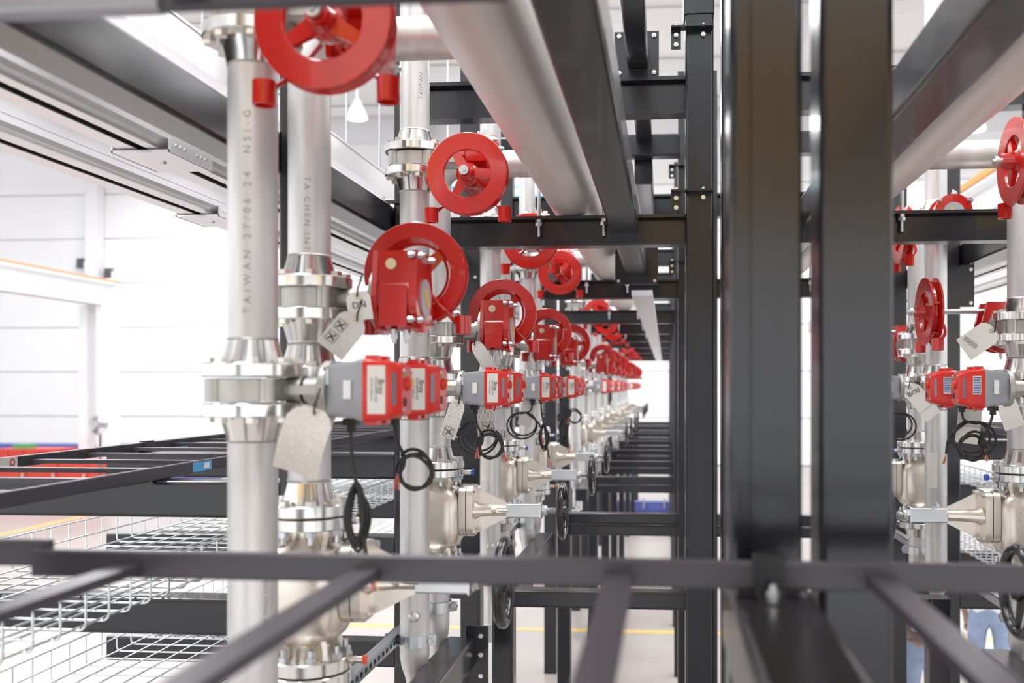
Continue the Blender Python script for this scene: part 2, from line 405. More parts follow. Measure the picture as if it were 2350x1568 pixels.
# wafer valve body (local z=0 is the valve centre) ------------------
def wafer_mesh(h=0.027):
    b = MB(); b.lathe([(0.055, -h), (0.092, -h), (0.094, -h+0.002), (0.094, h-0.002), (0.092, h), (0.055, h)], 'z', 36, closed=True)
    for k in range(4):
        a = PI/4+PI/2*k
        b.cyl(0.022, -h, h, 'z', 16, Matrix.Translation((0.090*math.cos(a), 0.090*math.sin(a), 0)))
    return b.mesh('valve_body', 'wafer')
wafer = wafer_mesh()
neck = MB().cyl(0.030, 0.085, 0.185, 'x', 24).cyl(0.038, 0.165, 0.19, 'x', 24).box(0.10, 0.165, -0.034, 0.034, -0.010, 0.010).mesh('stem_neck', 'wafer')
strap = MB().lathe([(0.0305, 0.125), (0.033, 0.125), (0.033, 0.131), (0.0305, 0.131)], 'x', 20, closed=True).mesh('cable_tie', 'rubber')

# gearbox and chain wheel ------------------------------------------
def gear_nodes(sy, sz, wheel_y, spin, rightside=False):
    """stem +x; worm at z = sz*0.080 running along sy*y to the chain wheel"""
    out = []
    wz = 0.085 if sz > 0 else -0.100
    Rm = Matrix.Identity(4) if sz > 0 else Matrix.Rotation(PI, 4, 'X')
    arc = [(0.088*math.cos(t), 0.088*math.sin(t)) for t in [math.radians(a) for a in range(0, -181, -15)]]
    hous = [(0.062, 0.120)] + [(0.062, 0.035), (0.088, 0.02)] + arc[1:] + [(-0.088, 0.02), (-0.080, 0.035), (-0.080, 0.120)]
    b = MB().prism([(y, z) for y, z in hous], 0.216, 0.300, 'x', Rm)
    b.box(0.222, 0.296, -0.094, -0.05, -0.078, 0.028, Rm)
    g = b.mesh('gear_housing', 'red', smooth=False)
    plate = lambda x0, x1, k: MB().prism([(0.055*k+0.01, 0.122)] + [(0.092*k*math.cos(t), 0.092*k*math.sin(t)) for t in [math.radians(a) for a in range(20, -201, -20)]] + [(-0.075, 0.122)], x0, x1, 'x', Rm)
    gk = [N('cover', plate(0.300, 0.321, 1.03).mesh('cover', 'red', smooth=False)),
          N('mount_plate', MB().cyl(0.080, 0.188, 0.204, 'x', 28).mesh('mount_plate', 'wafer')),
          N('base_plate', plate(0.202, 0.216, 1.08).mesh('base_plate', 'red', smooth=False)),
          N('position_indicator', MB().lathe([(0.052, 0.321), (0.052, 0.326), (0.0, 0.326)], 'x', 28).mesh('position_indicator', 'discgrey')),
          N('indicator_arrow', MB().box(0.326, 0.329, -0.006, 0.006, -0.026, 0.026, Matrix.Rotation(0.5, 4, 'X')).mesh('indicator_arrow', 'yellow', smooth=False), lod=1)]
    for (y, z) in ((-0.066, 0.108), (0.048, 0.108), (-0.07, -0.062), (0.07, -0.062)):
        p = Rm @ Vector((0.321, y, z)); gk.append(N('bolt', MB_bolt_x, tuple(p), lod=1))
        p = Rm @ Vector((0.300, y*1.02-0.02, z*1.0)); gk.append(N('bolt', MB_bolt_x, tuple(p), lod=1))
    plug = MB().cyl(0.0165, -0.002, 0.0, 'y', 20).mesh('plug_seat', 'wafer')
    p = Rm @ Vector((0.252, -0.0815, 0.085)); 
    gk.append(N('plug', MB().cyl(0.0145, -0.004, 0.004, 'y', 20).mesh('plug', 'plug'), tuple(p), label='round brass coloured plug'))
    for k in (0, 1):
        p = Rm @ Vector((0.245+0.03*k, -0.03+0.02*k, -0.088)); 
        gk.append(N('stop_screw', MB().hexa(0.010, -0.022, 0.004, 'z').cyl(0.006, -0.034, -0.022, 'z', 10).mesh('stop_screw', 'zinc', smooth=False), tuple(p), (0 if sz > 0 else PI, 0, 0), lod=1))
    out.append(N('gear_housing', g, kids=gk))
    wx = 0.255
    # shaft
    y0, y1 = (0.05*sy, (wheel_y+0.075*sy))
    out.append(N('shaft', MB().cyl(0.011, min(y0, y1), max(y0, y1), 'y', 16).cyl(0.017, y1-0.006, y1+0.006, 'y', 20).hexa(0.009, y1+sy*0.006-0.006, y1+sy*0.006+0.006, 'y').mesh('shaft', 'zinc'), (wx, 0, wz)))
    if not rightside:
        out.append(N('shaft_collar', MB().cyl(0.024, sy*0.055, sy*0.10, 'y', 20).mesh('shaft_collar', 'red'), (wx, 0, wz)))
    # chain wheel (axis y, centre at origin of its node)
    rim = MB().lathe([(0.086, 0.008*sy), (0.086, 0.021*sy), (0.089, 0.023*sy), (0.146, 0.025*sy), (0.148, 0.022*sy), (0.147, 0.017*sy), (0.120, 0.004*sy), (0.120, -0.004*sy), (0.147, -0.017*sy), (0.148, -0.022*sy), (0.146, -0.025*sy), (0.104, -0.023*sy), (0.092, 0.004*sy)], 'y', 64, closed=True).mesh('chain_wheel', 'red', ang=28)
    kids = []
    for k in range(3):
        sp = MB().add([(0.022, -.011, -.019), (0.022, .011, -.019), (0.022, .011, .019), (0.022, -.011, .019), (0.092, -.007, -.014), (0.092, .007, -.014), (0.092, .007, .014), (0.092, -.007, .014)],
                      [(0, 3, 2, 1), (4, 5, 6, 7), (0, 1, 5, 4), (2, 3, 7, 6), (1, 2, 6, 5), (0, 4, 7, 3)]).mesh('spoke', 'red', smooth=False)
        kids.append(N('spoke', sp, (0, 0.012*sy, 0), (0, 2*PI/3*k, 0)))
    h = MB().lathe([(0.036, -0.034*sy), (0.040, -0.02*sy), (0.042, 0.010*sy), (0.032, 0.018*sy), (0.026, 0.052*sy), (0.024, 0.060*sy)], 'y', 28).mesh('hub', 'red')
    kids.append(N('hub', h))
    for k in range(6):
        a = 2*PI*k/6
        kids.append(N('chain_peg', MB().cyl(0.006, -0.018, 0.018, 'y', 8).mesh('chain_peg', 'red'), (0.130*math.cos(a), 0, 0.130*math.sin(a)), lod=1))
    out.append(N('chain_wheel', rim, (wx, wheel_y, wz), (0, spin, 0), kids=kids))
    # chain guides
    for s in (-1, 1):
        gx, gz = 0.135*s, -0.147
        if sy > 0 and not rightside:
            path = [(0.02*s, -0.05, -0.02), (0.06*s, -0.055, -0.07), (0.10*s, -0.04, -0.115), (gx-0.015*s, 0, gz)]
        else:
            path = [(0.025*s, -0.042*sy, -0.03), (0.085*s, -0.045*sy, -0.09), (0.115*s, -0.02*sy, -0.125), (gx-0.015*s, 0, gz+0.006)]
        arm = MB().tube(catmull(path, 5), 0.0065, 8).mesh('guide_arm', 'red')
        gd = MB().lathe([(0.0245, -0.026), (0.0245, 0.026), (0.0195, 0.026), (0.0195, -0.026)], 'z', 24, closed=True).mesh('chain_guide', 'red')
        out.append(N('guide_arm', arm, (wx, wheel_y, wz), kids=[N('chain_guide', gd, (gx, 0, gz))]))
    return out
MB_bolt_x = MB().hexa(0.0095, 0, 0.013, 'x').cyl(0.0055, 0.013, 0.018, 'x', 10).mesh('bolt', 'zinc', smooth=False)
chain_base = [N('valve_body', wafer), N('stem_neck', neck)]

# motor actuator ------------------------------------------------------
def act_nodes(variant, face):
    out = [N('valve_body', wafer), N('stem_neck', neck), N('cable_tie', strap, lod=1)]
    hx = MB().cyl(0.034, 0.118, 0.15, 'x', 20).mesh('coupling', 'flange')
    out.append(N('mount_disc', MB().cyl(0.068, 0.178, 0.196, 'x', 36, c=0.002).mesh('mount_disc', 'wafer')))
    # grey body: tapered box with rounded edges
    def loft(sections, m, name):
        b = MB(); v = []; f = []
        n = len(sections[0][1])
        for x, poly in sections:
            for (y, z) in poly: v.append((x, y, z))
        for i in range(len(sections)-1):
            for k in range(n):
                k2 = (k+1) % n; f.append((i*n+k, i*n+k2, (i+1)*n+k2, (i+1)*n+k))
        f.append(tuple(range(n))[::-1]); f.append(tuple((len(sections)-1)*n+k for k in range(n)))
        b.add(v, f); return b.mesh(name, m, ang=25)
    body = loft([(0.194, rrect(0.098, 0.112, 0.014)), (0.204, rrect(0.108, 0.120, 0.016)), (0.262, rrect(0.122, 0.132, 0.014)), (0.276, rrect(0.132, 0.142, 0.014)), (0.286, rrect(0.132, 0.142, 0.014))], 'grey', 'actuator_body')
    bk = [N('sticker', MB().box(0.240, 0.258, -0.0642, -0.0630, -0.020, 0.022).mesh('sticker', 'white', smooth=False), label='small white sticker'),
          N('sticker', MB().box(0.236, 0.254, 0.0625, 0.0640, -0.020, 0.030).mesh('sticker', 'white', smooth=False)),
          N('manual_lever', MB().box(0.190, 0.206, -0.052, -0.046, 0.010, 0.052).mesh('manual_lever', 'rubber', smooth=False), lod=1),
          N('manual_lever', MB().box(0.196, 0.204, -0.056, -0.050, 0.012, 0.050).mesh('manual_lever', 'zinc', smooth=False), lod=1)]
    out.append(N('actuator_body', body, kids=bk))
    cov = loft([(0.286, rrect(0.134, 0.144, 0.013)), (0.296, rrect(0.134, 0.144, 0.013)), (0.344, rrect(0.1244, 0.132, 0.012)), (0.347, rrect(0.1225, 0.130, 0.012)), (0.369, rrect(0.086, 0.112, 0.012)), (0.372, rrect(0.080, 0.106, 0.010))], 'redplastic', 'actuator_cover')
    ck = []
    # name plate on the face seen by the camera side (-y) and table label on the other (+y), lying on the sloping side of the cover
    def slope(x): return 0.067 - (x-0.296)*0.0048/0.048 + 0.0012
    def plate(name, m, s, x0, x1, z0, z1, off=0):
        v = []
        for o_ in (0.0004, -0.003):
            for x in (x0, x1):
                for z in (z0, z1): v.append((x, s*(slope(x)+off+o_), z))
        b = MB().add(v, [(0, 1, 3, 2), (4, 6, 7, 5), (0, 4, 5, 1), (2, 3, 7, 6), (0, 2, 6, 4), (1, 5, 7, 3)])
        return b.mesh(name, m, smooth=False)
    ck.append(N('name_plate', plate('name_plate', 'labelplain', -1, 0.298, 0.338, -0.054, 0.056), label='white printed name plate'))
    ck.append(N('name_plate', plate('name_plate', 'white', 1, 0.300, 0.328, -0.022, 0.045), label='blue and white table label'))
    ck.append(N('name_plate_table', plate('name_plate_table', 'table', 1, 0.301, 0.327, -0.018, 0.043, 0.0006), lod=1))
    if True:
        ck.append(N('lettering', letters('Bray', 0.019, 'ink', lambda u, v, h: (0.3285+v, -(slope(0.3285+v)+0.0016), 0.008-u)), lod=1))
        ck.append(N('lettering', letters('70-24-0061D-SVK', 0.0080, 'ink', lambda u, v, h: (0.3175+v, -(slope(0.3175+v)+0.0016), 0.002-u)), lod=1))
        ck.append(N('lettering', letters('24 VAC 50/60 Hz', 0.0070, 'ink', lambda u, v, h: (0.3075+v, -(slope(0.3075+v)+0.0016), 0.002-u)), lod=1))
    for sz in (-1, 1):
        for y in (-0.036, 0.036):
            ck.append(N('clamp_lug', MB().box(0.288, 0.316, y-0.016, y+0.016, sz*0.064, sz*0.080).mesh('clamp_lug', 'redplastic', smooth=False)))
    # chamfer window (on the corner between front face and end face), dome, logo oval, lamp
    for sy in (-1, 1):
        v = []
        for o_ in (0.0012, -0.003):
            for x, y in ((0.3515, 0.0577), (0.3600, 0.0508)):
                nx, ny = 0.63, 0.77
                for z in (-0.034, 0.040): v.append((x+o_*nx, sy*(y+o_*ny), z))
        ck.append(N('display_window', MB().add(v, [(0, 1, 3, 2), (4, 6, 7, 5), (0, 4, 5, 1), (2, 3, 7, 6), (0, 2, 6, 4), (1, 5, 7, 3)]).mesh('display_window', 'glassy', smooth=False)))
    ck.append(N('indicator_dome', MB().lathe([(0.017, 0.370), (0.017, 0.374), (0.014, 0.379), (0.008, 0.382), (0.0, 0.383)], 'x', 24, Matrix.Translation((0, 0, 0.014))).mesh('indicator_dome', ['redplastic']), label='round position dome'))
    ck.append(N('dome_mark', MB().box(0.376, 0.3842, -0.0025, 0.0025, -0.010, 0.010, Matrix.Translation((0, 0, 0.014)) ).mesh('dome_mark', 'yellow', smooth=False), lod=1))
    ck.append(N('logo_badge', MB().lathe([(0.011, 0.371), (0.011, 0.3735), (0.0, 0.3735)], 'x', 20, Matrix.Translation((0, -0.020, -0.028))).mesh('logo_badge', 'rubber'), lod=1, label='small round black badge'))
    ck.append(N('status_lamp', MB().cyl(0.006, 0.370, 0.3745, 'x', 12, Matrix.Translation((0, -0.030, 0.036))).mesh('status_lamp', 'green'), lod=1))
    for y, z in ((-0.033, 0.044), (0.033, 0.044), (-0.033, -0.044), (0.033, -0.044)):
        ck.append(N('screw', MB().cyl(0.0045, 0.370, 0.3745, 'x', 10).mesh('screw', 'zinc'), (0, y, z), lod=1))
    out.append(N('actuator_cover', cov, kids=ck))
    # cable gland and hanging coil
    gland = MB().box(0.222, 0.252, -0.016, 0.016, -0.082, -0.066).hexa(0.012, -0.098, -0.082, 'z', Matrix.Translation((0.237, 0, 0))).mesh('cable_gland', 'rubber', smooth=False)
    rnd = random.Random(variant*13+5)
    gx = 0.237
    if variant % 3 == 0:      # long narrow hank
        hank = [(gx, 0, -0.09), (gx+0.004, -0.004, -0.15), (gx+0.018, -0.01, -0.22)]
        for q in range(3):
            w = 0.030-0.006*q
            hank += [(gx+0.020+w, -0.012-0.008*q, -0.29), (gx+0.022, -0.014-0.006*q, -0.375+0.012*q), (gx+0.020-w, -0.012, -0.30), (gx+0.016, -0.010+0.004*q, -0.215-0.006*q)]
        hank += [(gx+0.034, -0.02, -0.33), (gx+0.052, -0.02, -0.42)]
        end = Vector((gx+0.052, -0.02, -0.42)); dirn = Vector((0.012, 0, -0.045))
    elif variant % 3 == 1:    # round coil to the right
        hank = [(gx, 0, -0.09), (gx+0.01, -0.01, -0.14), (gx+0.03, -0.015, -0.175)]
        for q in range(54):
            t = math.radians(130-20*q); r = 0.052-0.00022*q+0.003*math.sin(q*0.9)
            hank.append((gx+0.060+0.0002*q+r*math.cos(t), -0.018-0.0004*q-0.004*math.sin(t), -0.215-0.0002*q+r*math.sin(t)))
        hank += [(gx+0.035, -0.03, -0.19), (gx+0.018, -0.03, -0.225)]
        end = Vector((gx+0.018, -0.03, -0.225)); dirn = Vector((-0.004, 0, -0.045))
    else:                     # wide loose loops to the left
        hank = [(gx, 0, -0.09), (gx-0.012, -0.012, -0.13), (gx-0.06, -0.02, -0.145)]
        for q in range(36):
            t = math.radians(100+20*q); r = 0.086-0.0006*q
            hank.append((gx-0.058+0.0005*q+r*math.cos(t), -0.02-0.0005*q, -0.215+0.0005*q+r*math.sin(t)*0.9))
        hank += [(gx+0.04, -0.03, -0.20), (gx+0.055, -0.03, -0.27)]
        end = Vector((gx+0.055, -0.03, -0.27)); dirn = Vector((0.012, 0, -0.04))
    ckids = []
    for q, mm in enumerate(('orange', 'purple', 'yellow')):
        d = dirn + Vector((0.006*(q-1), 0.004*q, 0))
        ckids.append(N('wire_end', MB().tube([end, end+d*0.5, end+d], 0.0022, 6).mesh('wire_end', mm), lod=1))
    cable = MB().tube(catmull(hank, 5), 0.0048, 8).mesh('cable', 'rubber')
    out.append(N('cable_gland', gland, lod=2, kids=[]))
    out.append(N('cable', cable, lod=2, kids=ckids, label='coiled black cable'))
    return out
ACT = [act_nodes(v, 1) for v in range(3)]

# hand-operated globe valve (local z=0 is its stem axis, pipe axis z) ----
def globe_nodes():
    out = []
    prof = [(0.062, 0.146), (0.062, 0.140), (0.060, 0.128), (0.066, 0.112), (0.088, 0.092), (0.104, 0.070), (0.112, 0.040), (0.114, 0.0), (0.113, -0.070), (0.108, -0.115), (0.092, -0.146), (0.072, -0.164), (0.062, -0.180), (0.062, -0.210)]
    b = MB(); v = []; f = []; seg = 40; n = len(prof)
    for k in range(seg):
        t = 2*PI*k/seg
        for i, (r, z) in enumerate(prof):
            bulge = max(0, min(1, (r-0.064)/0.04)); e = 2+2.2*bulge     # squarer in plan where it bulges
            ct, st = math.cos(t), math.sin(t)
            q = (abs(ct)**e+abs(st)**e)**(-1/e)
            v.append((r*q*ct*(1.0), r*q*st*0.92, z))
    for k in range(seg):
        k2 = (k+1) % seg
        for i in range(n-1): f.append((k*n+i, k2*n+i, k2*n+i+1, k*n+i+1))
    f.append(tuple(k*n for k in range(seg))); f.append(tuple(k*n+n-1 for k in reversed(range(seg))))
    b.add(v, f)
    for a in (0.0, PI/2, PI, 3*PI/2):
        Rz = Matrix.Rotation(a+PI/4, 4, 'Z')
        b.prism([(0.04, 0.145), (0.098, 0.145), (0.100, 0.120), (0.086, 0.080), (0.06, 0.080)], -0.007, 0.007, 'y', Rz)
        b.prism([(0.04, -0.205), (0.098, -0.205), (0.096, -0.180), (0.080, -0.130), (0.06, -0.130)], -0.007, 0.007, 'y', Rz)
    body = b.mesh('valve_body', 'cast', ang=50)
    ul = lambda s, u, w, h: None
    bk = [N('lettering', letters('DN80', 0.028, 'cast', lambda u, v, h: (0.045-v, -0.1065-h, 0.0-u), ext=0.0025), lod=1),
          N('lettering', letters('DN80', 0.028, 'cast', lambda u, v, h: (0.045+v, 0.1065+h, 0.0-u), ext=0.0025), lod=1)]
    out.append(N('valve_body', body, kids=bk))
    fl = lambda z0, z1: MB().lathe([(0.05, z0), (FR-0.004, z0), (FR, z0+0.003), (FR, z1-0.003), (FR-0.004, z1), (0.05, z1)], 'z', 40, closed=True).mesh('valve_flange', 'flange', ang=30)
    out += [N('valve_flange', fl(0.142, 0.174)), N('valve_flange', fl(-0.243, -0.206))]
    for z, m in ((0.158, 'blue'), (-0.224, 'orange')):
        out.append(N('test_plug', MB().cyl(0.009, 0.108, 0.145, 'x', 12).hexa(0.011, 0.116, 0.128, 'x').mesh('test_plug', 'bolt'), (0, 0.0, z), (0, 0, 0.15), lod=1,
                     kids=[N('cap', MB().lathe([(0.0125, 0.143), (0.0125, 0.156), (0.0, 0.156)], 'x', 14).mesh('cap', m), label='small coloured cap')]))
    # bonnet plates
    out.append(N('bonnet_plate', MB().prism(rrect(0.150, 0.215, 0.045, 5), 0.108, 0.136, 'x').mesh('bonnet_plate', 'cast', ang=50),
                 kids=[N('lettering', letters('30221', 0.020, 'cast', lambda u, v, h: (0.122-v, -0.0755-h, -0.01-u), ext=0.002), lod=1)]))
    bon = N('bonnet', MB().prism(rrect(0.150, 0.215, 0.045, 5), 0.139, 0.166, 'x').mesh('bonnet', 'cast', ang=50), kids=[])
    bon.kids.append(N('lettering', letters('DN80', 0.020, 'cast', lambda u, v, h: (0.152-v, -0.0755-h, -0.01-u), ext=0.002), lod=1))
    for y in (-0.056, 0.056):
        for z in (-0.088, 0.088):
            bon.kids.append(N('bolt', MB().hexa(0.011, 0.166, 0.178, 'x').cyl(0.006, 0.10, 0.166, 'x', 8).mesh('bolt', 'bolt', smooth=False), (0, y, z), lod=1))
    out.append(bon)
    # conical yoke with ribs
    yk = MB().lathe([(0.044, 0.160), (0.030, 0.185), (0.024, 0.25), (0.024, 0.302)], 'x', 24)
    for a in range(4):
        Rx = Matrix.Rotation(a*PI/2, 4, 'X')
        yk.prism([(0.160, 0.020), (0.160, 0.098 if a % 2 == 0 else 0.066), (0.178, 0.094 if a % 2 == 0 else 0.062), (0.300, 0.032), (0.300, 0.010)], -0.006, 0.006, 'y', Rx)
    out.append(N('yoke', yk.mesh('yoke', 'cast', ang=40)))
    out.append(N('gland_bolt', MB().cyl(0.013, -0.020, 0.0, 'x', 16).cyl(0.006, 0, 0.05, 'x', 10).mesh('gland_bolt', 'cast'), (0.262, -0.034, 0.002), lod=1))
    sq = MB().prism(rrect(0.058, 0.058, 0.005, 2), 0.302, 0.450, 'x').mesh('stem_housing', 'zinc', smooth=False)
    out.append(N('stem_housing', sq, kids=[
        N('housing_end', MB().hexa(0.026, 0.450, 0.462, 'x').cyl(0.021, 0.462, 0.472, 'x', 20).mesh('housing_end', 'zinc', smooth=False)),
        N('lock_screw', MB().hexa(0.013, 0.029, 0.044, 'z').cyl(0.006, 0.044, 0.052, 'z', 10).mesh('lock_screw', 'zinc', smooth=False), (0.335, 0, 0), lod=1),
        N('lock_screw', MB().hexa(0.010, 0.029, 0.038, 'z').mesh('lock_screw', 'zinc', smooth=False), (0.352, 0.012, 0), lod=1),
        N('end_plate', MB().prism(rrect(0.066, 0.066, 0.006, 2), 0.444, 0.450, 'x').mesh('end_plate', 'zinc', smooth=False))]))
    th = []
    for k in range(9): th += [(0.0135, 0.470+k*0.0052), (0.0105, 0.4726+k*0.0052)]
    out.append(N('threaded_stem', MB().lathe(th, 'x', 18).mesh('threaded_stem', 'zinc')))
    ring = MB(); R = 0.108
    ring.tube([(0.538, R*math.cos(t), R*math.sin(t)) for t in [2*PI*i/48 for i in range(48)]], 0.0145, 14, closed=True)
    hk = [N('hub', MB().lathe([(0.018, 0.512), (0.026, 0.516), (0.026, 0.540), (0.020, 0.552), (0.0, 0.552)], 'x', 20).mesh('hub', 'handwheel'))]
    for k in range(3):
        t = 2*PI*k/3+0.4
        hk.append(N('spoke', MB().tube([(0.528, 0.02*math.cos(t), 0.02*math.sin(t)), (0.532, 0.06*math.cos(t), 0.06*math.sin(t)), (0.537, 0.105*math.cos(t), 0.105*math.sin(t))], [0.013, 0.010, 0.009], 8).mesh('spoke', 'handwheel')))
    out.append(N('handwheel', ring.mesh('handwheel', 'handwheel'), kids=hk, label='glossy black handwheel'))
    return out
GLOBE = globe_nodes()

# lettering stencilled along pipes: u runs up the pipe, v around it
def stencil(parent, body, size, z, ang, up=True, m='stencil', sp=1.0):
    r = PR+0.0006
    def fn(u, v, h):
        a = ang + (v/r if up else -v/r)*(-1)
        zz = z+u if up else z-u
        return (r*math.sin(a), -r*math.cos(a), zz)
    o = link('lettering', letters(body, size, m, fn, sp=sp), parent, (0, 0, 0)); return o

# ------------------------------------------------------------------ place the pipe stands
ORD = ['nearest', 'second', 'third', 'fourth', 'fifth', 'sixth', 'seventh', 'eighth', 'ninth', 'tenth', 'eleventh', 'twelfth', 'thirteenth', 'fourteenth']
LEFT_Y = [(2.187, 2.548), (3.653, 4.023), (5.27, 5.63), (6.70, 7.09), (10.37, 10.74), (11.83, 12.20), (13.4, 13.77), (14.85, 15.22), (18.5, 18.87), (20.0, 20.37), (21.6, 21.97), (23.1, 23.47)]
PX = -0.97
LSPIN = [math.radians(a) for a in (80, 72, 92, 0, 60, 20, 100, 45, 80, 10, 30, 70)]
SPIN = [math.radians(a) for a in (30, 0, 25, 70, 10, 40, 90, 15, 60, 30, 100, 5)]
UP_Z, LO_Z, AC_Z, GL_Z = 0.868, 0.235, -0.0105, -0.529
def stand(i, ya, yb, x, side):
    row = 'left' if side > 0 else 'right'
    rz = 0 if side > 0 else PI
    lod = 1 if ya < 8 else 3
    o_ = ORD[i]
    front = thing('pipe_riser', 'stainless flanged riser pipe, front one of the %s pair in the %s row' % (o_, row), 'pipe', (x, ya, ZB), rz, 'stainless riser pipes')
    for n in front_nodes:
        if n.lod >= lod:
            o = link(n.name, n.mesh, front, (n.loc[0], n.loc[1], n.loc[2]-ZB), n.rot)
            if n.label: o['label'] = n.label
            if n.kids: grow(n.kids, o, lod, 1)
    back = thing('pipe_riser', 'stainless elbowed riser pipe, rear one of the %s pair in the %s row' % (o_, row), 'pipe', (x, yb, ZB), rz, 'stainless riser pipes')
    for n in second_nodes:
        if n.lod >= lod:
            o = link(n.name, n.mesh, back, (n.loc[0], n.loc[1], n.loc[2]-ZB), n.rot)
            if n.label: o['label'] = n.label
            if n.kids: grow(n.kids, o, lod, 1)
    if side > 0:
        r1, r2, w1, w2 = 0, 0, -0.215, 0.165
    else:
        r1, r2, w1, w2 = -PI/2, PI/2, -0.235, 0.30
    up = thing('chain_wheel_valve', 'red chain-wheel butterfly valve high on the %s pipe stand of the %s row' % (o_, row), 'valve', (x, ya, UP_Z), r1, 'red chain-wheel valves')
    grow(chain_base + gear_nodes(-1, -1, w1, SPIN[i], side < 0), up, lod)
    lo = thing('chain_wheel_valve', 'red geared chain-wheel valve at lower row, %s pipe stand of the %s row' % (o_, row), 'valve', (x, yb, LO_Z), r2, 'red chain-wheel valves')
    grow(chain_base + gear_nodes(1, 1, w2, LSPIN[i], side < 0), lo, lod)
    a1 = thing('motor_valve', 'motorised valve with grey and red actuator on the %s %s-row stand, nearer one' % (o_, row), 'actuator', (x, ya, AC_Z), rz, 'motorised valves')
    grow(ACT[i % 3 if i else 0], a1, lod)
    a2 = thing('motor_valve', 'motorised valve with grey and red actuator on the %s %s-row stand, farther one' % (o_, row), 'actuator', (x, yb, AC_Z), rz, 'motorised valves')
    grow(ACT[(i+1) % 3], a2, lod)
    gl = thing('globe_valve', 'cast stainless globe valve with black handwheel, %s of the %s row' % (o_, row), 'valve', (x, yb, GL_Z), rz, 'stainless globe valves')
    grow(GLOBE, gl, lod)
    return front, back
fr0 = None
for i, (ya, yb) in enumerate(LEFT_Y):
    f_, b_ = stand(i, ya, yb, PX, 1)
    if i == 0:
        stencil(f_, 'TAIWAN 27/06 24  NSI-G', 0.025, 0.40-ZB, math.radians(12), sp=1.75)
        stencil(f_, 'ASTM A312 TP304L SCH10S', 0.014, -0.50-ZB, math.radians(53), up=False, sp=1.1)
        stencil(b_, 'TA CHEN INT', 0.023, 0.46-ZB, math.radians(14), up=False, sp=1.5)
    if i == 1:
        stencil(f_, 'TAIWAN', 0.026, 1.15-ZB, math.radians(40))
        stencil(f_, '2 9', 0.022, 0.20-ZB, math.radians(35))
RX = 1.44
for i, (ya, yb) in enumerate(LEFT_Y[:3]):
    f_, b_ = stand(i, ya, yb, RX, -1)

# paper stickers on two risers
for k, (x, y, z, a, lab) in enumerate([(PX, 5.27, -0.43, -22, 'white data sticker on the third left-row riser'), (RX, 5.27, -0.45, -35, 'white data sticker on the third right-row riser')]):
    v = []; n = 8
    for j in range(n+1):
        t = math.radians(a-28+56*j/n)
        for zz in (-0.095, 0.095):
            for r in (PR+0.0005, PR+0.0015): v.append((r*math.sin(t), -r*math.cos(t), zz))
    f = []
    for j in range(n):
        b0, b1 = j*4, j*4+4
        f += [(b0+1, b1+1, b1+3, b0+3), (b0, b0+2, b1+2, b1), (b0, b1, b1+1, b0+1), (b0+2, b0+3, b1+3, b1+2)]
    f += [(0, 1, 3, 2), (n*4, n*4+2, n*4+3, n*4+1)]
    tag(link('sticker', MB().add(v, f).mesh('sticker', 'paper2'), None, (x, y, z+H)), lab, 'sticker', 'paper stickers')

# ------------------------------------------------------------------ paper tags
def paper_tag(name, label, top, length, width, tilt, yaw, bend=0.15, m='paper', extras=(), diagrams=()):
    t = thing(name, label, 'tag', top, 0, 'paper inspection tags')
    v = []; f = []; n = 10
    hw = width/2
    for j in range(n+1):
        s = j/n; z = -s*length
        w = hw*(0.45+0.55*min(1, s/0.14))
        y = -bend*length*math.sin(s*PI*0.9)*0.5
        for th in (0, 0.0006):
            for q in range(5):
                xx = -w+2*w*q/4; v.append((xx, y+th-bend*0.10*width*math.cos(q/4*2*PI), z))
    def idx(j, th, q): return j*10+th*5+q
    for j in range(n):
        for q in range(4):
            f += [(idx(j, 0, q), idx(j, 0, q+1), idx(j+1, 0, q+1), idx(j+1, 0, q)), (idx(j, 1, q), idx(j+1, 1, q), idx(j+1, 1, q+1), idx(j, 1, q+1))]
        f += [(idx(j, 0, 0), idx(j+1, 0, 0), idx(j+1, 1, 0), idx(j, 1, 0)), (idx(j, 0, 4), idx(j, 1, 4), idx(j+1, 1, 4), idx(j+1, 0, 4))]
    R = Matrix.Rotation(yaw, 4, 'Z') @ Matrix.Rotation(tilt, 4, 'Y')
    rot = R.to_euler()
    sheet = link('sheet', MB().add(v, f).mesh('sheet', m), t, (0, 0, 0), rot)
    link('eyelet', MB().lathe([(0.004, -0.001), (0.009, -0.001), (0.009, 0.0016), (0.004, 0.0016)], 'y', 18, Matrix.Translation((0, -0.0012, -0.014)), closed=True).mesh('eyelet', 'plug'), sheet)
    link('string', MB().tube(catmull([(0, -0.004, -0.014), (0.003, -0.008, 0.006), (0.008, -0.002, 0.026), (0.010, 0.006, 0.044)], 5), 0.0024, 6).mesh('string', 'rubber'), t)
    for (cx_, cz_, sq) in diagrams:
        yy = -bend*length*math.sin(min(1, -cz_/length)*PI*0.9)*0.5-0.0022-bend*0.10*width
        g = MB()
        for a in range(4):
            g.box(-sq, sq, -0.0002, 0.0002, sq-0.0012, sq, Matrix.Rotation(a*PI/2, 4, 'Y'))
        for a in (0.5, 2.2): g.box(-sq*0.9, sq*0.9, -0.0002, 0.0002, -0.0016, 0.0016, Matrix.Rotation(a, 4, 'Y'))
        link('diagram', g.mesh('diagram', 'ink', smooth=False), sheet, (cx_, yy, cz_))
    for (txt, sz, uu, zz, rt) in extras:
        def fn(u, v, h, uu=uu, zz=zz, rt=rt):
            a = u*math.cos(rt)-v*math.sin(rt); b = u*math.sin(rt)+v*math.cos(rt)
            s = -(zz+b)/length
            return (uu+a, -bend*length*math.sin(max(0, s)*PI*0.9)*0.5-0.0025-bend*0.10*width*0.2-abs(bend)*0.004, zz+b)
        link('lettering', letters(txt, sz, 'ink', fn), sheet)
    return t
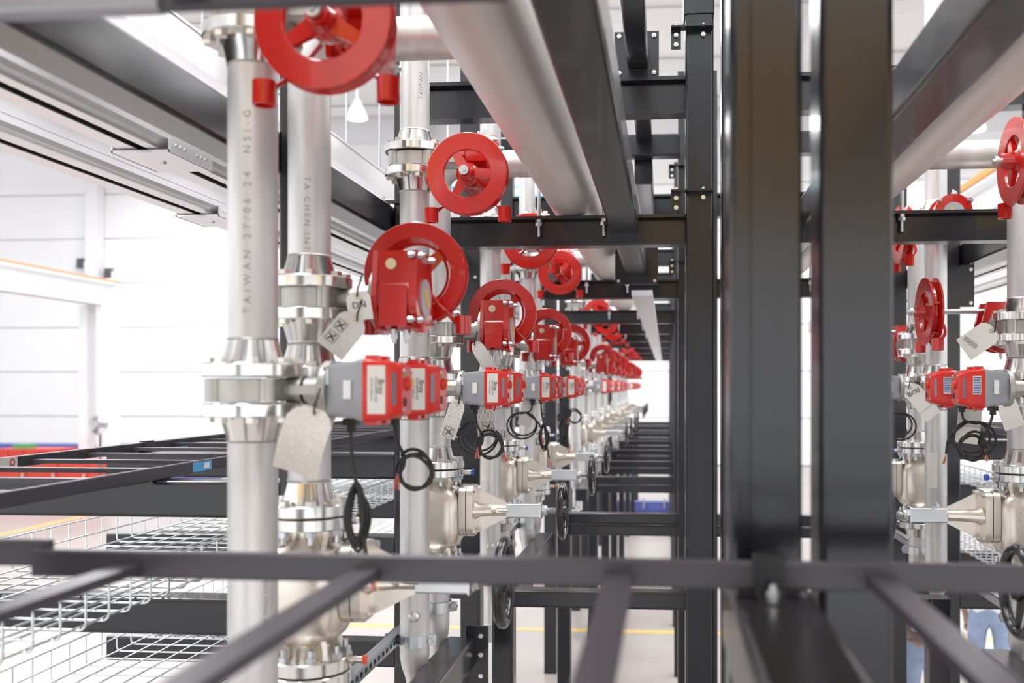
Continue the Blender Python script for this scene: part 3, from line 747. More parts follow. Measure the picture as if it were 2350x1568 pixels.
paper_tag('paper_tag', 'large white printed paper tag hanging beside the nearest grey actuator', (-0.772, 2.06, -0.050), 0.150, 0.105, math.radians(17), 0.0, 0.25, 'paper')
paper_tag('paper_tag', 'rounded white tag marked DN by the nearest geared red valve', (-0.800, 2.44, 0.245), 0.075, 0.062, math.radians(-8), 0.2, 0.1, 'paperplain', [('DN', 0.024, 0, -0.036, 0.0)])
paper_tag('paper_tag', 'white warning tag with diagrams under the nearest geared red valve', (-0.797, 2.43, 0.180), 0.115, 0.080, math.radians(38), 0.3, 0.05, 'paper2', (), [(-0.018, -0.045, 0.014), (-0.018, -0.082, 0.014)])
paper_tag('paper_tag', 'narrow white printed tag below the second stand stem neck', (-0.775, 3.56, -0.055), 0.150, 0.060, math.radians(18), 0.3, 0.05, 'paper', (), [(0.0, -0.125, 0.018)])
paper_tag('paper_tag', 'white printed tag hanging behind the second stand nearest cable coil', (-0.725, 3.76, -0.050), 0.150, 0.075, math.radians(-8), 0.1, 0.04, 'paper', (), [(0.008, -0.118, 0.022)])
paper_tag('paper_tag', 'curled white tag under the second geared red chain-wheel valve', (-0.790, 3.93, 0.180), 0.165, 0.055, math.radians(-30), 0.2, 0.3, 'paper')
paper_tag('paper_tag', 'creased white tag behind the third left-row cable loops', (-0.745, 5.30, -0.06), 0.170, 0.075, math.radians(14), 0.1, 0.2, 'paper2')
paper_tag('paper_tag', 'slanted white tag printed Bray beside the third right-row stand', (1.245, 5.06, 0.000), 0.205, 0.090, math.radians(-38), 0.0, 0.05, 'paperplain', [('Bray', 0.038, 0.0, -0.040, PI/2*0), ('________', 0.024, 0, -0.14, 0)])
paper_tag('paper_tag', 'tilted white tag with a barcode above the right-row actuators', (1.305, 3.95, 0.225), 0.145, 0.100, math.radians(55), 0.0, 0.08, 'paperplain', [('|||||||||||', 0.022, -0.01, -0.105, 0.3)])
paper_tag('paper_tag', 'white tag hanging below the larger right-row actuator, left one', (1.255, 4.08, -0.060), 0.180, 0.095, math.radians(6), 0.0, 0.1, 'paperplain', [('Bray', 0.030, 0.0, -0.030, 0.0), ('_________', 0.020, 0, -0.100, 0)])
paper_tag('paper_tag', 'plain white tag against the right-row riser beside a cable gland', (1.330, 3.92, -0.045), 0.130, 0.080, math.radians(-20), 0.0, 0.1, 'paperplain')

# ================================================================== STEEL FRAMES
OX0, OX1 = -1.258, -1.131       # outer posts
IX0, IX1 = 0.090, 0.217         # inner posts
PW = 0.127
def plate_bolted(root, x0, x1, y, z0, z1, t=0.012, n=4):
    p = bar(root, 'end_plate', x0, x1, y, y+t, z0, z1, kind='box')
    inx, inz = 0.022, 0.022
    for bx in (x0+inx, x1-inx):
        for bz in (z0+inz, z1-inz): bolt_at(root, bx, y, bz)
def frame(name, label, ys_full, ys_outer, y_lo, y_hi, mir=False, lod=0):
    root = thing(name, label, 'steel frame', ((IX0 if not mir else 0.47-IX0), ys_full[0], -H), 0, 'black steel rack frames')
    def B(nm, x0, x1, *a, **k):
        if mir: x0, x1 = 0.47-x1, 0.47-x0
        return bar(root, nm, x0, x1, *a, **k)
    def PLT(x0, x1, y, z0, z1):
        if mir: x0, x1 = 0.47-x1, 0.47-x0
        plate_bolted(root, x0, x1, y, z0, z1)
    for y in ys_full:
        B('post', IX0, IX1, y, y+PW, -H, 2.3)
        B('cross_beam', OX1, IX0, y+0.005, y+0.105, 0.640, 0.778, kind='ibeam')
        B('cross_beam', OX1, IX0, y+0.005, y+0.105, 1.235, 1.405, kind='ibeam')
        B('cross_beam', -0.70, IX0, y+0.02, y+0.12, -1.025, -0.945)
        if y > 5: B('cross_beam', -0.70, IX0, y+0.02, y+0.12, -1.110, -1.032)
        B('leg', -0.80, -0.70, y+0.02, y+0.12, -H, -0.95)
    for y in ys_outer:
        B('post', OX0, OX1, y, y+PW, -H, 2.3)
        for zt, nm in ((-0.317, 'outrigger_beam'), (-0.705, 'outrigger_beam'), (-1.195, 'outrigger_beam')):
            B(nm, -2.66, OX0, y+0.005, y+0.12, zt-0.120, zt)
    B('rail_beam', -1.385, -1.262, y_lo, y_hi, 0.700, 0.838)
    if ys_full[0] < 5:
        B('rail_beam', -0.93, -0.81, 1.6, 4.04, -1.200, -1.075)
        B('rail_beam', -0.93, -0.81, 5.25, 6.95, -1.200, -1.075)
    else:
        B('rail_beam', -0.93, -0.81, ys_full[0], y_hi-0.1, -1.200, -1.075)
    return root, B, PLT
fA, BA, PA = frame('rack_frame', 'glossy black steel frame of the nearest left pipe rack', [4.36, 7.05], [3.03, 4.36, 5.80, 7.05], -0.6, 7.15)
# inner rail of the near rack with its end plate, upper rails, welded ends
BA('rail_beam', -0.250, -0.121, -0.6, 6.07, 0.700, 0.832)
PA(-0.318, -0.045, 6.075, 0.640, 0.905)
BA('rail_beam', -0.175, -0.080, 0.5, 4.44, 1.470, 1.570)
PA(-0.235, -0.030, 4.445, 1.425, 1.640)
BA('rail_beam', -0.175, -0.080, 4.47, 5.75, 1.470, 1.570)
BA('cross_beam', -1.13, 0.09, 5.80, 5.90, 1.385, 1.520)
BA('rail_beam', -0.190, -0.080, 5.92, 9.2, 1.240, 1.400)
BA('end_plate', -0.85, -0.755, 4.045, 4.060, -1.29, -1.03, kind='box')
for z in (-1.07, -1.15, -1.24): bolt_at(fA, -0.785, 4.045, z)
PA(-1.18, -1.04, 5.785, 0.640, 0.86)
# angle clips on the near inner post
for y, zz in ((4.36, 1.605), (4.36, 0.870), (7.05, 1.60), (7.05, 0.90)):
    BA('angle_clip', 0.025, 0.215, y-0.055, y, zz, zz+0.008, kind='box')
    BA('angle_clip', 0.025, 0.070, y-0.010, y-0.002, zz-0.085, zz, kind='box')
    bolt_at(fA, 0.048, y-0.011, zz-0.025); bolt_at(fA, 0.048, y-0.011, zz-0.068); bolt_at(fA, 0.170, y-0.006, zz-0.022)
    for bx in (0.05, 0.17): bolt_at(fA, bx, y-0.030, zz+0.008, (-PI/2, 0, 0), 0.8)
# sleeve collars on top of near inner post and small shelf on outer post
BA('splice_sleeve', 0.082, 0.220, 4.352, 4.50, 1.68, 2.3)
BA('shelf_bracket', -1.39, -1.13, 4.335, 4.355, 0.842, 0.856, kind='box')
bolt_at(fA, -1.30, 4.33, 0.862, (-PI/2, 0, 0))
fB, BB, PB = frame('rack_frame', 'black steel frame of the second left pipe rack, beyond the gap', [9.9, 11.95, 14.0], [9.9, 11.3, 12.7, 14.1], 9.3, 15.6)
fC, BC, PC = frame('rack_frame', 'black steel frame of the farthest left pipe rack', [16.4, 19.0, 22.0, 25.0], [17.9, 19.3, 20.9, 22.4], 17.5, 25.2)
fR, BR, PRR = frame('rack_frame', 'glossy black steel frame of the right-hand pipe rack', [4.36, 7.05], [3.03, 4.36, 5.80, 7.05], 0.6, 7.15, True)
BR('rail_beam', -0.250, -0.121, -0.6, 6.07, 0.700, 0.832)
BR('cross_beam', -1.13, 0.09, 5.80, 5.90, 1.385, 1.520)
PRR(-0.318, -0.045, 6.075, 0.640, 0.905)
PRR(-1.33, -1.13, 5.785, 0.46, 0.70)
# near pair of columns with the bearer that reaches toward the camera
col = thing('rack_column', 'broad near black column nearer the centre of the aisle', 'column', (0.176, 1.77, -H))
bar(col, 'post', 0.113, 0.240, 1.707, 1.834, -H, 2.3)
bar(col, 'bearer', 0.100, 0.228, 0.2, 1.70, -0.455, -0.322)
bar(col, 'weld_plate', 0.150, 0.190, 1.697, 1.707, -0.30, 0.9, kind='box')
col2 = thing('rack_column', 'broad near black column on the right of the close pair', 'column', (0.333, 1.77, -H))
bar(col2, 'post', 0.270, 0.397, 1.707, 1.834, -H, 2.3)
# post just clipped by the left edge of the picture
lp = thing('rack_column', 'dark post clipped by the left picture edge', 'column', (-1.06, 1.30, -H))
bar(lp, 'post', -1.125, -0.999, 1.24, 1.366, -H, 2.0)

# pale flat strip continuing the inner rail beyond the end plate
st = thing('light_strip', 'pale grey steel rail running into the distance under the cross beams', 'rail', (-0.17, 6.2, 0.70))
bar(st, 'rail', -0.225, -0.085, 6.4, 24.0, 0.60, 0.635, 'alu', 'box')
for k, y in enumerate((7.10, 9.95, 12.0, 14.05, 16.45, 19.05, 22.05)):
    bar(st, 'hanger', -0.170, -0.140, y, y+0.03, 0.635, 0.645, 'zinc', 'box')

# ------------------------------------------------------------------ header pipes with U-bolts
def header(x, label, ys, y0, y1):
    t = thing('header_pipe', label, 'pipe', (x, y0, 0.91), 0, 'large stainless header pipes')
    link('pipe', MB().cyl(0.130, 0, y1-y0, 'y', 56).mesh('pipe', 'header'), t)
    link('end_cap', MB().lathe([(0.130, 0), (0.12, -0.04), (0.08, -0.065), (0.0, -0.075)], 'y', 48).mesh('end_cap', 'header'), t)
    for k in range(2):
        link('weld', MB().lathe([(0.130, -0.004), (0.1325, 0), (0.130, 0.004)], 'y', 48, cap=False).mesh('weld', 'wafer'), t, (0, 6.6+5.0*k, 0))
    for iu, y in enumerate(ys):
        u = thing('u_bolt', 'threaded steel U-bolt holding the %s header pipe on its %s cross beam' % ('left' if x < 0 else 'right', ORD[iu]), 'U-bolt', (x, y+0.022, 0.78), 0, 'U-bolts on the header pipes')
        pts = [(-0.150, 0, -0.095), (-0.150, 0, 0.12)] + [(0.150*math.cos(a), 0, 0.130+0.150*math.sin(a)) for a in [PI-PI*i/16 for i in range(17)]] + [(0.150, 0, 0.12), (0.150, 0, -0.095)]
        link('rod', MB().tube(pts, 0.0085, 10).mesh('rod', 'zinc'), u)
        for s in (-1, 1):
            link('nut', MB().hexa(0.017, -0.030, -0.014, 'z').hexa(0.017, -0.046, -0.031, 'z', t0=0.4).mesh('nut', 'zinc', smooth=False), u, (0.150*s, 0, 0))
header(-0.43, 'large stainless header pipe running down the left rack ceiling', [4.36, 7.05, 9.9, 11.95, 14.0], 0.25, 24.5)
header(0.90, 'large stainless header pipe over the right rack', [4.36, 7.05], 0.25, 12.0)

# ------------------------------------------------------------------ slotted strut channel carrying the clamps
def strut(x, label, y0, y1):
    t = thing('strut_channel', label, 'channel', (x, y0, -1.005))
    L = y1-y0
    link('top_flange', MB().box(-0.041, 0, 0, L, 0.041, 0.044).box(-0.041, -0.038, 0, L, 0, 0.044).box(-0.041, 0, 0, L, 0, 0.003).mesh('top_flange', 'zinc', smooth=False), t)
    b = MB().box(-0.003, 0, 0, L, 0.030, 0.041).box(-0.003, 0, 0, L, 0.003, 0.012)
    k = 0.0
    while k < L:
        b.box(-0.003, 0, k, min(L, k+0.022), 0.012, 0.030); k += 0.050
    link('slotted_web', b.mesh('slotted_web', 'zinc', smooth=False), t)
strut(-1.030, 'slotted galvanised strut channel along the foot of the left risers', 1.9, 7.4)
strut(1.54, 'slotted galvanised strut channel along the foot of the right risers', 1.9, 7.4)

# ================================================================== CABLE RUNWAYS
def runway(name, label, xa, xb, y0, y1, ztop, rung_ys, along='y', rh=0.045):
    t = thing(name, label, 'cable ladder', ((xa+xb)/2 if along == 'y' else xa, y0, ztop-rh), 0, 'black ladder cable runways')
    for x in (xa, xb):
        bar(t, 'side_rail', x-0.009, x+0.009, y0, y1, ztop-rh, ztop, 'runway')
    for y in rung_ys:
        bar(t, 'rung', xa-0.005, xb+0.005, y-0.020, y+0.020, ztop-0.036, ztop-0.020, 'runway', 'box')
    return t
rl = runway('cable_runway', 'black ladder cable runway on the left, outside the rack', -2.50, -1.69, 1.0, 8.5, -0.272, [1.42+0.363*k for k in range(20)])
bar(rl, 'splice_clip', -2.515, -2.48, 4.40, 4.47, -0.318, -0.266, 'runway', 'box')
bar(rl, 'support_tray', -2.48, -1.71, 4.80, 4.92, -0.330, -0.300, 'runway', 'box')
link('sticker', MB().box(-0.0005, 0.0005, -0.07, 0.07, -0.017, 0.017).mesh('sticker', 'ltblue', smooth=False), rl, (-1.6805-rl.location.x, 3.36-rl.location.y, -0.294+H-rl.location.z))['label'] = 'light blue sticker'
link('sticker_patch', MB().box(-0.0002, 0.0006, -0.02, 0.02, -0.009, 0.011).mesh('sticker_patch', 'white', smooth=False), rl, (-1.6797-rl.location.x, 3.39-rl.location.y, -0.294+H-rl.location.z))
link('sticker', MB().box(-0.0005, 0.0005, -0.075, 0.075, -0.020, 0.020).mesh('sticker', 'paper2', smooth=False), rl, (-2.4905-rl.location.x, 3.42-rl.location.y, -0.294+H-rl.location.z))['label'] = 'white warning sticker'
link('warning_ring', MB().lathe([(0.010, 0), (0.014, 0), (0.014, 0.001), (0.010, 0.001)], 'x', 20, closed=True).mesh('warning_ring', 'redplastic'), rl, (-2.4895-rl.location.x, 3.465-rl.location.y, -0.294+H-rl.location.z))
# the runway right in front of the camera: rails along x, rungs along y
fr = thing('cable_runway', 'out-of-focus black ladder cable runway across the foreground', 'cable ladder', (0.0, 1.2, -0.317), 0, 'black ladder cable runways')
bar(fr, 'side_rail', -1.045, 1.5, 1.500, 1.518, -0.317, -0.272, 'runway')
bar(fr, 'side_rail', -1.6, -1.03, 1.520, 1.538, -0.304, -0.259, 'runway')
bar(fr, 'side_rail', -1.6, 1.5, 0.66, 0.678, -0.317, -0.272, 'runway')
for x in (-1.28, -0.877, -0.477, -0.072, 0.330, 0.73):
    bar(fr, 'rung', x-0.021, x+0.021, 0.67, 1.512, -0.309, -0.293, 'runway', 'box')
    bar(fr, 'rung_end', x-0.021, x+0.021, 1.494, 1.512, -0.313, -0.290, 'runway', 'box')
cl = bar(fr, 'j_clamp', 0.137, 0.182, 1.488, 1.530, -0.270, -0.264, 'black_steel', 'box')
bar(fr, 'j_clamp', 0.137, 0.182, 1.486, 1.492, -0.325, -0.264, 'black_steel', 'box')
bar(fr, 'j_clamp', 0.137, 0.182, 1.42, 1.490, -0.327, -0.319, 'black_steel', 'box')
link('clamp_screw', MB().hexa(0.009, 0, 0.012, 'z').cyl(0.005, 0.012, 0.022, 'z', 10).mesh('clamp_screw', 'zinc', smooth=False), fr, (0.160, 1.45-1.2, -0.319+0.317))
# overhead runway clipping the top of the picture
oh = thing('cable_runway', 'blurred dark rail of the overhead cable runway at the top left', 'cable ladder', (-0.75, 1.2, 0.49), 0, 'black ladder cable runways')
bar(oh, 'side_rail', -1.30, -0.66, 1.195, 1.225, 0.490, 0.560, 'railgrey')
bar(oh, 'side_rail', -0.66, -0.20, 1.20, 1.22, 0.492, 0.560, 'runway')
bar(oh, 'side_rail', -1.05, -0.20, 0.90, 0.92, 0.492, 0.560, 'runway')
for x in (-0.95, -0.62, -0.30): bar(oh, 'rung', x-0.02, x+0.02, 0.91, 1.21, 0.50, 0.516, 'runway')

# ================================================================== WIRE BASKET TRAYS
def basket(label, x0, x1, y0, y1, z, h=0.13, pitch=0.115, r=0.0039):
    t = thing('wire_basket', label, 'cable basket', ((x0+x1)/2, y0, z), 0, 'galvanised wire baskets')
    w = (x1-x0)/2; rc = 0.02
    path = [(-w, 0, h), (-w, 0, rc)] + [(-w+rc-rc*math.cos(a), 0, rc-rc*math.sin(a)) for a in (0.5, 1.05)] + [(-w+rc, 0, 0), (w-rc, 0, 0)] + [(w-rc+rc*math.sin(a), 0, rc-rc*math.cos(a)) for a in (0.5, 1.05)] + [(w, 0, rc), (w, 0, h)]
    me = cached(('bw', round(w, 3), h), lambda: MB().tube(path, r, 6).mesh('cross_wire', 'wire'))
    k = 0
    while y0+k*pitch <= y1:
        link('cross_wire', me, t, (0, k*pitch, 0)); k += 1
    L = y1-y0
    ml = cached(('bl', round(L, 3)), lambda: MB().tube([(0, 0, 0), (0, L, 0)], r, 6).mesh('long_wire', 'wire'))
    nb = 8
    pos = [(-w+0.02+(2*w-0.04)*i/nb, 2*r) for i in range(nb+1)]
    pos += [(-w+2*r, h*0.5), (w-2*r, h*0.5), (-w, h), (w, h)]
    for px, pz in pos: link('long_wire', ml, t, (px, 0, pz))
basket('upper galvanised wire basket tray left of the rack', -2.45, -1.65, 1.8, 9.3, -0.700)
basket('lower galvanised wire basket tray left of the rack', -2.45, -1.65, 1.8, 9.3, -1.190)
basket('upper galvanised wire basket tray right of the rack', 2.12, 2.92, 3.0, 10.0, -0.700)
basket('lower galvanised wire basket tray right of the rack', 2.12, 2.92, 3.0, 10.0, -1.190)
runway('cable_runway', 'black ladder cable runway on the right, outside the rack', 2.16, 2.97, 3.0, 8.5, -0.272, [3.2+0.363*k for k in range(14)])

# ================================================================== BUSWAYS UPPER LEFT
def busway(label, x0, x1, y0, y1, z, hgt, joints=()):
    t = thing('busway', label, 'busway', ((x0+x1)/2, y0, z), 0, 'aluminium busways')
    w = (x1-x0)/2; L = y1-y0
    # extruded profile with a bottom slot
    prof = [(w, 0.030), (w, hgt), (-w, hgt), (-w, 0.030), (-w+0.012, 0.018), (-w+0.012, 0.0), (-0.014, 0.0), (-0.014, 0.05), (0.022, 0.05), (0.022, 0.0), (w-0.030, 0.0), (w-0.030, 0.010), (w-0.012, 0.018)]
    link('housing', MB().prism(prof, 0, L, 'y').mesh('housing', 'alu', smooth=False), t)
    link('slot_liner', MB().box(-0.0135, 0.0215, 0.01, L-0.01, 0.046, 0.0495).box(-0.0135, -0.0110, 0.01, L-0.01, 0.002, 0.046).mesh('slot_liner', 'aluslot', smooth=False), t)
    for s in (0.35, 0.6, 0.85):
        link('groove', MB().box(w-0.001, w+0.003, 0, L, hgt*s-0.002, hgt*s+0.002).mesh('groove', 'alu', smooth=False), t)
    k = 0
    for a, b in joints:
        j = link('joint_cover', MB().box(-w-0.008, w+0.008, a-y0, b-y0, -0.012, -0.004).box(w+0.003, w+0.011, a-y0, b-y0, -0.012, 0.035).box(-w-0.011, -w-0.003, a-y0, b-y0, -0.012, 0.03).mesh('joint_cover', 'alu', smooth=False), t)
        for q in (0.12, 0.22, 0.32, 0.62, 0.72, 0.82):
            link('rivet', MB().cyl(0.005, 0, 0.003, 'x', 10).mesh('rivet', 'wire'), j, (w+0.011, a-y0+(b-a)*q, 0.015))
        link('centre_screw', MB().hexa(0.010, -0.006, 0, 'z').mesh('centre_screw', 'zinc', smooth=False), j, (0, (a+b)/2-y0, -0.012))
    return t
busway('aluminium busway nearest the rack with a riveted joint cover', -1.744, -1.566, 0.3, 14, 0.75, 0.16, [(2.90, 3.18)])
busway('aluminium busway farther out with a riveted joint cover', -2.125, -1.943, 0.3, 14, 0.75, 0.16, [(4.02, 4.30)])
busway('aluminium busway nearest the right rack', 2.036, 2.214, 2.5, 14, 0.75, 0.16)
busway('aluminium busway farther out beyond the right rack', 2.413, 2.595, 2.5, 14, 0.75, 0.16)
cv = thing('cable_trunking', 'pale wide trunking hung above the black rail beam', 'trunking', (-1.75, 0.3, 1.13), 0)
link('housing', MB().box(-0.13, 0.10, 0, 14, 0, 0.125).mesh('housing', 'alu', smooth=False), cv)
link('cover_lip', MB().box(-0.135, 0.106, 0, 14, 0.119, 0.128).mesh('cover_lip', 'alu', smooth=False), cv)
for k, y in enumerate((1.8, 3.4, 5.0, 5.6, 7.4)):
    rd = thing('hanger_rod', 'thin threaded rod %s along the pale trunking' % ['first', 'second', 'third', 'fourth', 'fifth'][k], 'rod', (-1.70, y, 1.255), 0, 'threaded hanger rods')
    link('rod', MB().cyl(0.006, 0, 9.26, 'z', 8).mesh('rod', 'zinc'), rd)
    link('rod_clamp', MB().box(-0.02, 0.02, -0.02, 0.02, 0.0, 0.02).hexa(0.012, 0.02, 0.03, 'z').mesh('rod_clamp', 'zinc', smooth=False), rd)

# ================================================================== BACKGROUND OF THE HALL
# crane runway on two white columns
cr = thing('crane_beam', 'white crane runway beam on columns in the far left background', 'crane', (-15.0, 24.5, -H))
bar(cr, 'girder', -15.3, -14.85, 6.0, 25.0, 2.15, 2.80, 'trim', 'ibeam')
bar(cr, 'girder_edge', -15.32, -14.84, 6.0, 25.0, 2.80, 2.84, 'oline', 'box')
for x, hw in ((-15.42, 0.11), (-14.82, 0.20)):
    bar(cr, 'column', x-hw, x+hw, 24.2, 24.64, -H, 2.15, 'trim', 'box')
bar(cr, 'end_stop', -15.5, -14.7, 24.9, 25.0, 2.84, 2.92, 'trim', 'box')
for k, (x, y, z, lb) in enumerate([(-23.0, 35.9, 4.85, 'left one'), (-21.85, 35.9, 4.45, 'right one')]):
    s = thing('speaker_box', 'small dark box fixture on the back wall, %s' % lb, 'fixture', (x, y, z), 0, 'wall fixtures')
    bar(s, 'case', x-0.13, x+0.13, y, y+0.22, z-0.22, z+0.16, 'rubberfoot', 'tube')
    bar(s, 'bracket', x+0.12, x+0.20, y+0.05, y+0.335, z-0.30, z+0.05, 'trim', 'box')
# pedestal fan
fn = thing('pedestal_fan', 'round pedestal fan standing in front of the white columns', 'fan', (-14.15, 22.95, -H))
link('pole', MB().cyl(0.03, 0, 1.80, 'z', 12).cyl(0.25, 0, 0.05, 'z', 20).mesh('pole', 'rubberfoot'), fn)
cage = MB()
for r in (0.10, 0.16, 0.22, 0.28, 0.34, 0.38, 0.42):
    cage.tube([(r*math.cos(t), -0.10*(1-r/0.45), r*math.sin(t)) for t in [2*PI*i/28 for i in range(28)]], 0.011, 5, closed=True)
for k in range(18):
    t = 2*PI*k/18; cage.tube([(0.05*math.cos(t), -0.1, 0.05*math.sin(t)), (0.42*math.cos(t), 0, 0.42*math.sin(t))], 0.009, 4)
link('cage', cage.mesh('cage', 'zinc'), fn, (0, -0.12, 2.0)).scale = (0.58,)*3
link('motor', MB().cyl(0.12, -0.1, 0.22, 'y', 18).mesh('motor', 'rubberfoot'), fn, (0, 0, 2.0)).scale = (0.58,)*3
for k in range(3):
    t = 2*PI*k/3
    link('blade', MB().add([(0.04, 0, -0.06), (0.38, -0.03, -0.14), (0.40, 0.03, 0.12), (0.04, 0.02, 0.06), (0.04, 0.006, -0.06), (0.38, -0.024, -0.14), (0.40, 0.036, 0.12), (0.04, 0.026, 0.06)], [(0, 1, 2, 3), (7, 6, 5, 4), (0, 4, 5, 1), (1, 5, 6, 2), (2, 6, 7, 3), (3, 7, 4, 0)]).mesh('blade', 'rubberfoot', smooth=False), fn, (0, -0.06, 2.0), (0, t, 0)).scale = (0.58,)*3
# red cabinet, smaller red crate, blue machines
def cabinet(name, label, cat, x0, x1, y0, y1, h, m, doors=4):
    t = thing(name, label, cat, ((x0+x1)/2, (y0+y1)/2, -H))
    bar(t, 'body', x0, x1, y0, y1, -H, -H+h, m, 'box')
    w = (x1-x0)/doors
    for k in range(doors):
        d = bar(t, 'door', x0+w*k+0.03, x0+w*(k+1)-0.03, y0-0.03, y0, -H+0.06, -H+h-0.05, m, 'box')
        link('handle', MB().box(-0.02, 0.02, -0.05, 0, -0.12, 0.12).mesh('handle', 'zinc', smooth=False), d, (w*0.38, -0.015, 0.1))
    return t
cabinet('steel_cabinet', 'long red steel cabinet beyond the left runway', 'cabinet', -17.9, -14.6, 23.2, 24.2, 1.06, 'redpaint')
cabinet('steel_cabinet', 'taller red steel cabinet at the far left', 'cabinet', -18.95, -17.1, 25.6, 26.6, 1.20, 'redpaint')
cabinet('machine_cabinet', 'dark blue cabinet behind the red cabinets', 'cabinet', -24.5, -14.0, 28.5, 29.3, 1.15, 'bluepaint', 8)
cabinet('blue_barrier', 'low blue barrier on the floor at the far end of the aisle', 'barrier', -1.9, 1.0, 22.6, 22.9, 0.26, 'bluepaint', 6)
cabinet('blue_barrier', 'low blue barrier by the back wall beyond the left runway', 'barrier', -12.6, -9.4, 30.4, 30.8, 0.5, 'bluepaint', 6)
gb = thing('green_crate', 'small bright green box on top of the taller red cabinet', 'box', (-18.3, 26.0, -H+1.20))
link('body', MB().prism(rrect(0.45, 0.4, 0.05), 0, 0.10, 'z').mesh('body', 'green', smooth=False), gb)
link('lid', MB().prism(rrect(0.48, 0.43, 0.05), 0.10, 0.12, 'z').mesh('lid', 'green', smooth=False), gb)
# high-bay lamps
for k, (x, y, z) in enumerate([(-6.9, 21, 6.0), (-2.5, 26, 6.4), (3.2, 21, 6.2), (-12, 28, 6.4), (7.5, 24, 6.2)]):
    lp_ = thing('high_bay_lamp', 'white high-bay lamp hanging from the roof, %s from the left' % ['second', 'third', 'fourth', 'first', 'fifth'][k], 'lamp', (x, y, z), 0, 'high-bay lamps')
    link('shade', MB().lathe([(0.07, 0.42), (0.09, 0.36), (0.24, 0.04), (0.24, 0.0), (0.23, 0.0), (0.07, 0.34)], 'z', 28, cap=False).mesh('shade', 'trim'), lp_)
    link('lens', MB().lathe([(0.22, 0.03), (0.18, -0.02), (0.0, -0.03)], 'z', 28).mesh('lens', 'lamp'), lp_)
    link('stem', MB().cyl(0.02, 0.40, 10.52-z, 'z', 8).mesh('stem', 'trim'), lp_)
# blue racking far behind, seen high between beams
br = thing('blue_striped_duct', 'white duct with pale blue stripes high in the background', 'duct', (-9, 33.0, 9.5-H))
bar(br, 'duct', -14, -3.0, 32.8, 33.4, 10.6-H-1.6, 10.6-H-0.4, 'trim', 'tube')
for x in (-13, -8.5, -4): bar(br, 'hanger', x, x+0.06, 33.05, 33.11, 10.6-H-0.4, 10.5, 'trim', 'box')
for k in range(3): bar(br, 'stripe', -14, -3.0, 32.78, 32.80, 9.2-H+0.3*k, 9.32-H+0.3*k, 'ltblue', 'box')
# mirrored right background: crane girder with orange edge
cr2 = thing('crane_beam', 'white crane girder with orange edge behind the right rack', 'crane', (5.7, 25, -H))
bar(cr2, 'girder', 5.50, 5.95, 8.0, 26.0, 3.0, 3.6, 'trim', 'ibeam')
bar(cr2, 'girder_edge', 5.45, 6.0, 8.0, 26.0, 3.6, 3.70, 'oline', 'box')
for y in (25,): bar(cr2, 'column', 5.50, 5.95, y, y+0.5, -H, 3.0, 'trim', 'box')

# unseen yellow girder, added behind the viewpoint for its olive reflection in the columns
cg = thing('unseen_girder', 'unseen yellow girder added behind the viewpoint for its reflection in the columns', 'crane', (-6.0, -2.6, -H))
bar(cg, 'girder', -6.0, 7.0, -2.9, -2.4, 1.0, 2.3, 'crane', 'box')
for x in (-6.0, 6.5): bar(cg, 'column', x, x+0.5, -2.9, -2.4, -H, 1.0, 'trim', 'box')
bar(cg, 'trolley', -1.6, -0.4, -3.1, -2.2, 2.3, 2.7, 'rubberfoot', 'tube')

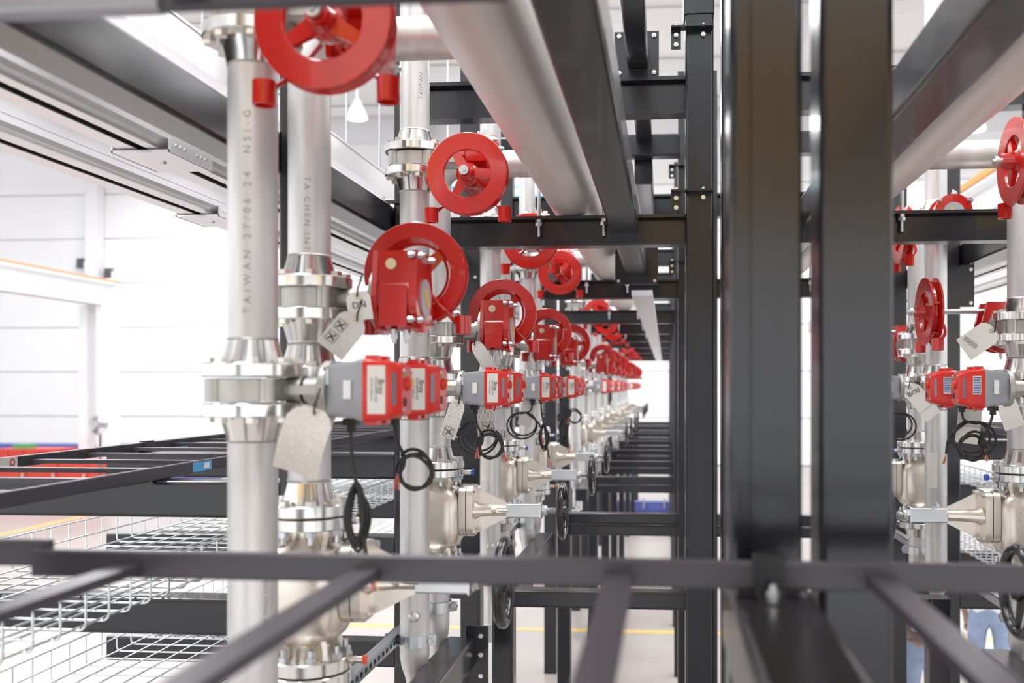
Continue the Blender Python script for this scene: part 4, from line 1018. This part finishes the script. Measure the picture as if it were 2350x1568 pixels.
# ================================================================== PEOPLE (standing beyond the right rack)
def person(label, x, y, rz, shirt='shirt'):
    # skeleton -> skin surface, one continuous mesh, dressed by height
    V = [(0, 0, 0.98), (0, 0, 1.10), (0, 0, 1.28), (0, 0, 1.42), (0, 0, 1.50), (0, -0.01, 1.58), (0, -0.015, 1.68), (0, -0.01, 1.75)]
    Rr = [(0.15, 0.11), (0.145, 0.105), (0.16, 0.115), (0.13, 0.09), (0.055, 0.055), (0.066, 0.075), (0.078, 0.095), (0.05, 0.06)]
    E = [(0, 1), (1, 2), (2, 3), (3, 4), (4, 5), (5, 6), (6, 7)]
    for s in (-1, 1):
        n = len(V)
        V += [(0.10*s, 0, 0.90), (0.115*s, -0.02, 0.50), (0.12*s, 0.03*s, 0.10), (0.125*s, -0.02, 0.05), (0.135*s, -0.17, 0.035)]
        Rr += [(0.095, 0.10), (0.066, 0.070), (0.048, 0.052), (0.045, 0.045), (0.042, 0.032)]
        E += [(0, n), (n, n+1), (n+1, n+2), (n+2, n+3), (n+3, n+4)]
        n = len(V)
        V += [(0.19*s, 0, 1.41), (0.235*s, 0.02, 1.14), (0.215*s, -0.12, 0.93), (0.20*s, -0.16, 0.87), (0.195*s, -0.185, 0.82)]
        Rr += [(0.062, 0.062), (0.045, 0.048), (0.032, 0.034), (0.040, 0.022), (0.036, 0.018)]
        E += [(3, n), (n, n+1), (n+1, n+2), (n+2, n+3), (n+3, n+4)]
        h = n+4
        for q, (dx, dz, ln) in enumerate([(-0.026, 0, .070), (-0.009, 0, .080), (0.009, 0, .075), (0.026, 0, .060)]):
            n = len(V)
            V += [(0.195*s+dx, -0.195, 0.80-ln*0.45), (0.195*s+dx, -0.190, 0.80-ln)]
            Rr += [(0.009, 0.009), (0.008, 0.008)]; E += [(h, n), (n, n+1)]
        n = len(V); V += [(0.165*s, -0.20, 0.83), (0.155*s, -0.215, 0.79)]; Rr += [(0.010, 0.010), (0.009, 0.009)]; E += [(h-1, n), (n, n+1)]
    me = bpy.data.meshes.new('skeleton'); me.from_pydata(V, E, [])
    ob = bpy.data.objects.new('skeleton', me); C.objects.link(ob)
    sk = ob.modifiers.new('skin', 'SKIN'); sk.use_smooth_shade = True
    for i, sv in enumerate(me.skin_vertices[0].data):
        sv.radius = Rr[i]; sv.use_root = (i == 0)
    sb = ob.modifiers.new('sub', 'SUBSURF'); sb.levels = 1; sb.render_levels = 1
    dg = bpy.context.evaluated_depsgraph_get(); dg.update()
    fm = bpy.data.meshes.new_from_object(ob.evaluated_get(dg)); bpy.data.objects.remove(ob)
    fm.materials.clear()
    for q in ('skin', 'jeans', shirt, 'shoe', 'hair'): fm.materials.append(M[q])
    for p in fm.polygons:
        c = p.center; i = 0
        if c.z < 0.085: i = 3
        elif c.z < 0.99 and abs(c.x) < 0.175 and not (c.y < -0.1 and c.z > 0.7): i = 1
        elif 0.97 <= c.z < 1.485 and not (abs(c.x) > 0.17 and c.z < 1.16): i = 2
        elif c.z > 1.66 and (c.y > -0.045 or c.z > 1.735): i = 4
        p.material_index = i; p.use_smooth = True
    t = thing('person', label, 'person', (x, y, -H), rz)
    link('body', fm, t)
    face = MB()
    face.lathe([(0.016, 0), (0.010, 0.020), (0.0, 0.034)], 'z', 10, Matrix.Translation((0, -0.108, 1.605)) )
    link('nose', face.mesh('nose', 'skin'), t)
    for s in (-1, 1):
        link('eye', MB().lathe([(0.0, -0.009), (0.008, -0.004), (0.009, 0), (0.0, 0.009)], 'y', 10).mesh('eye', 'ink'), t, (0.030*s, -0.098, 1.655))
        link('ear', MB().lathe([(0.0, -0.006), (0.024, -0.004), (0.026, 0.004), (0.0, 0.006)], 'x', 12).mesh('ear', 'skin'), t, (0.079*s, 0.005, 1.640))
    link('mouth', MB().box(-0.022, 0.022, -0.004, 0.004, -0.004, 0.004).mesh('mouth', 'shoe', smooth=False), t, (0, -0.098, 1.572))
    return t
person('person in light blue jeans and checked shirt standing behind the near column', 2.02, 7.75, math.radians(200))
person('person in light blue jeans standing behind the right wire basket', 2.90, 8.9, math.radians(160), 'trim')
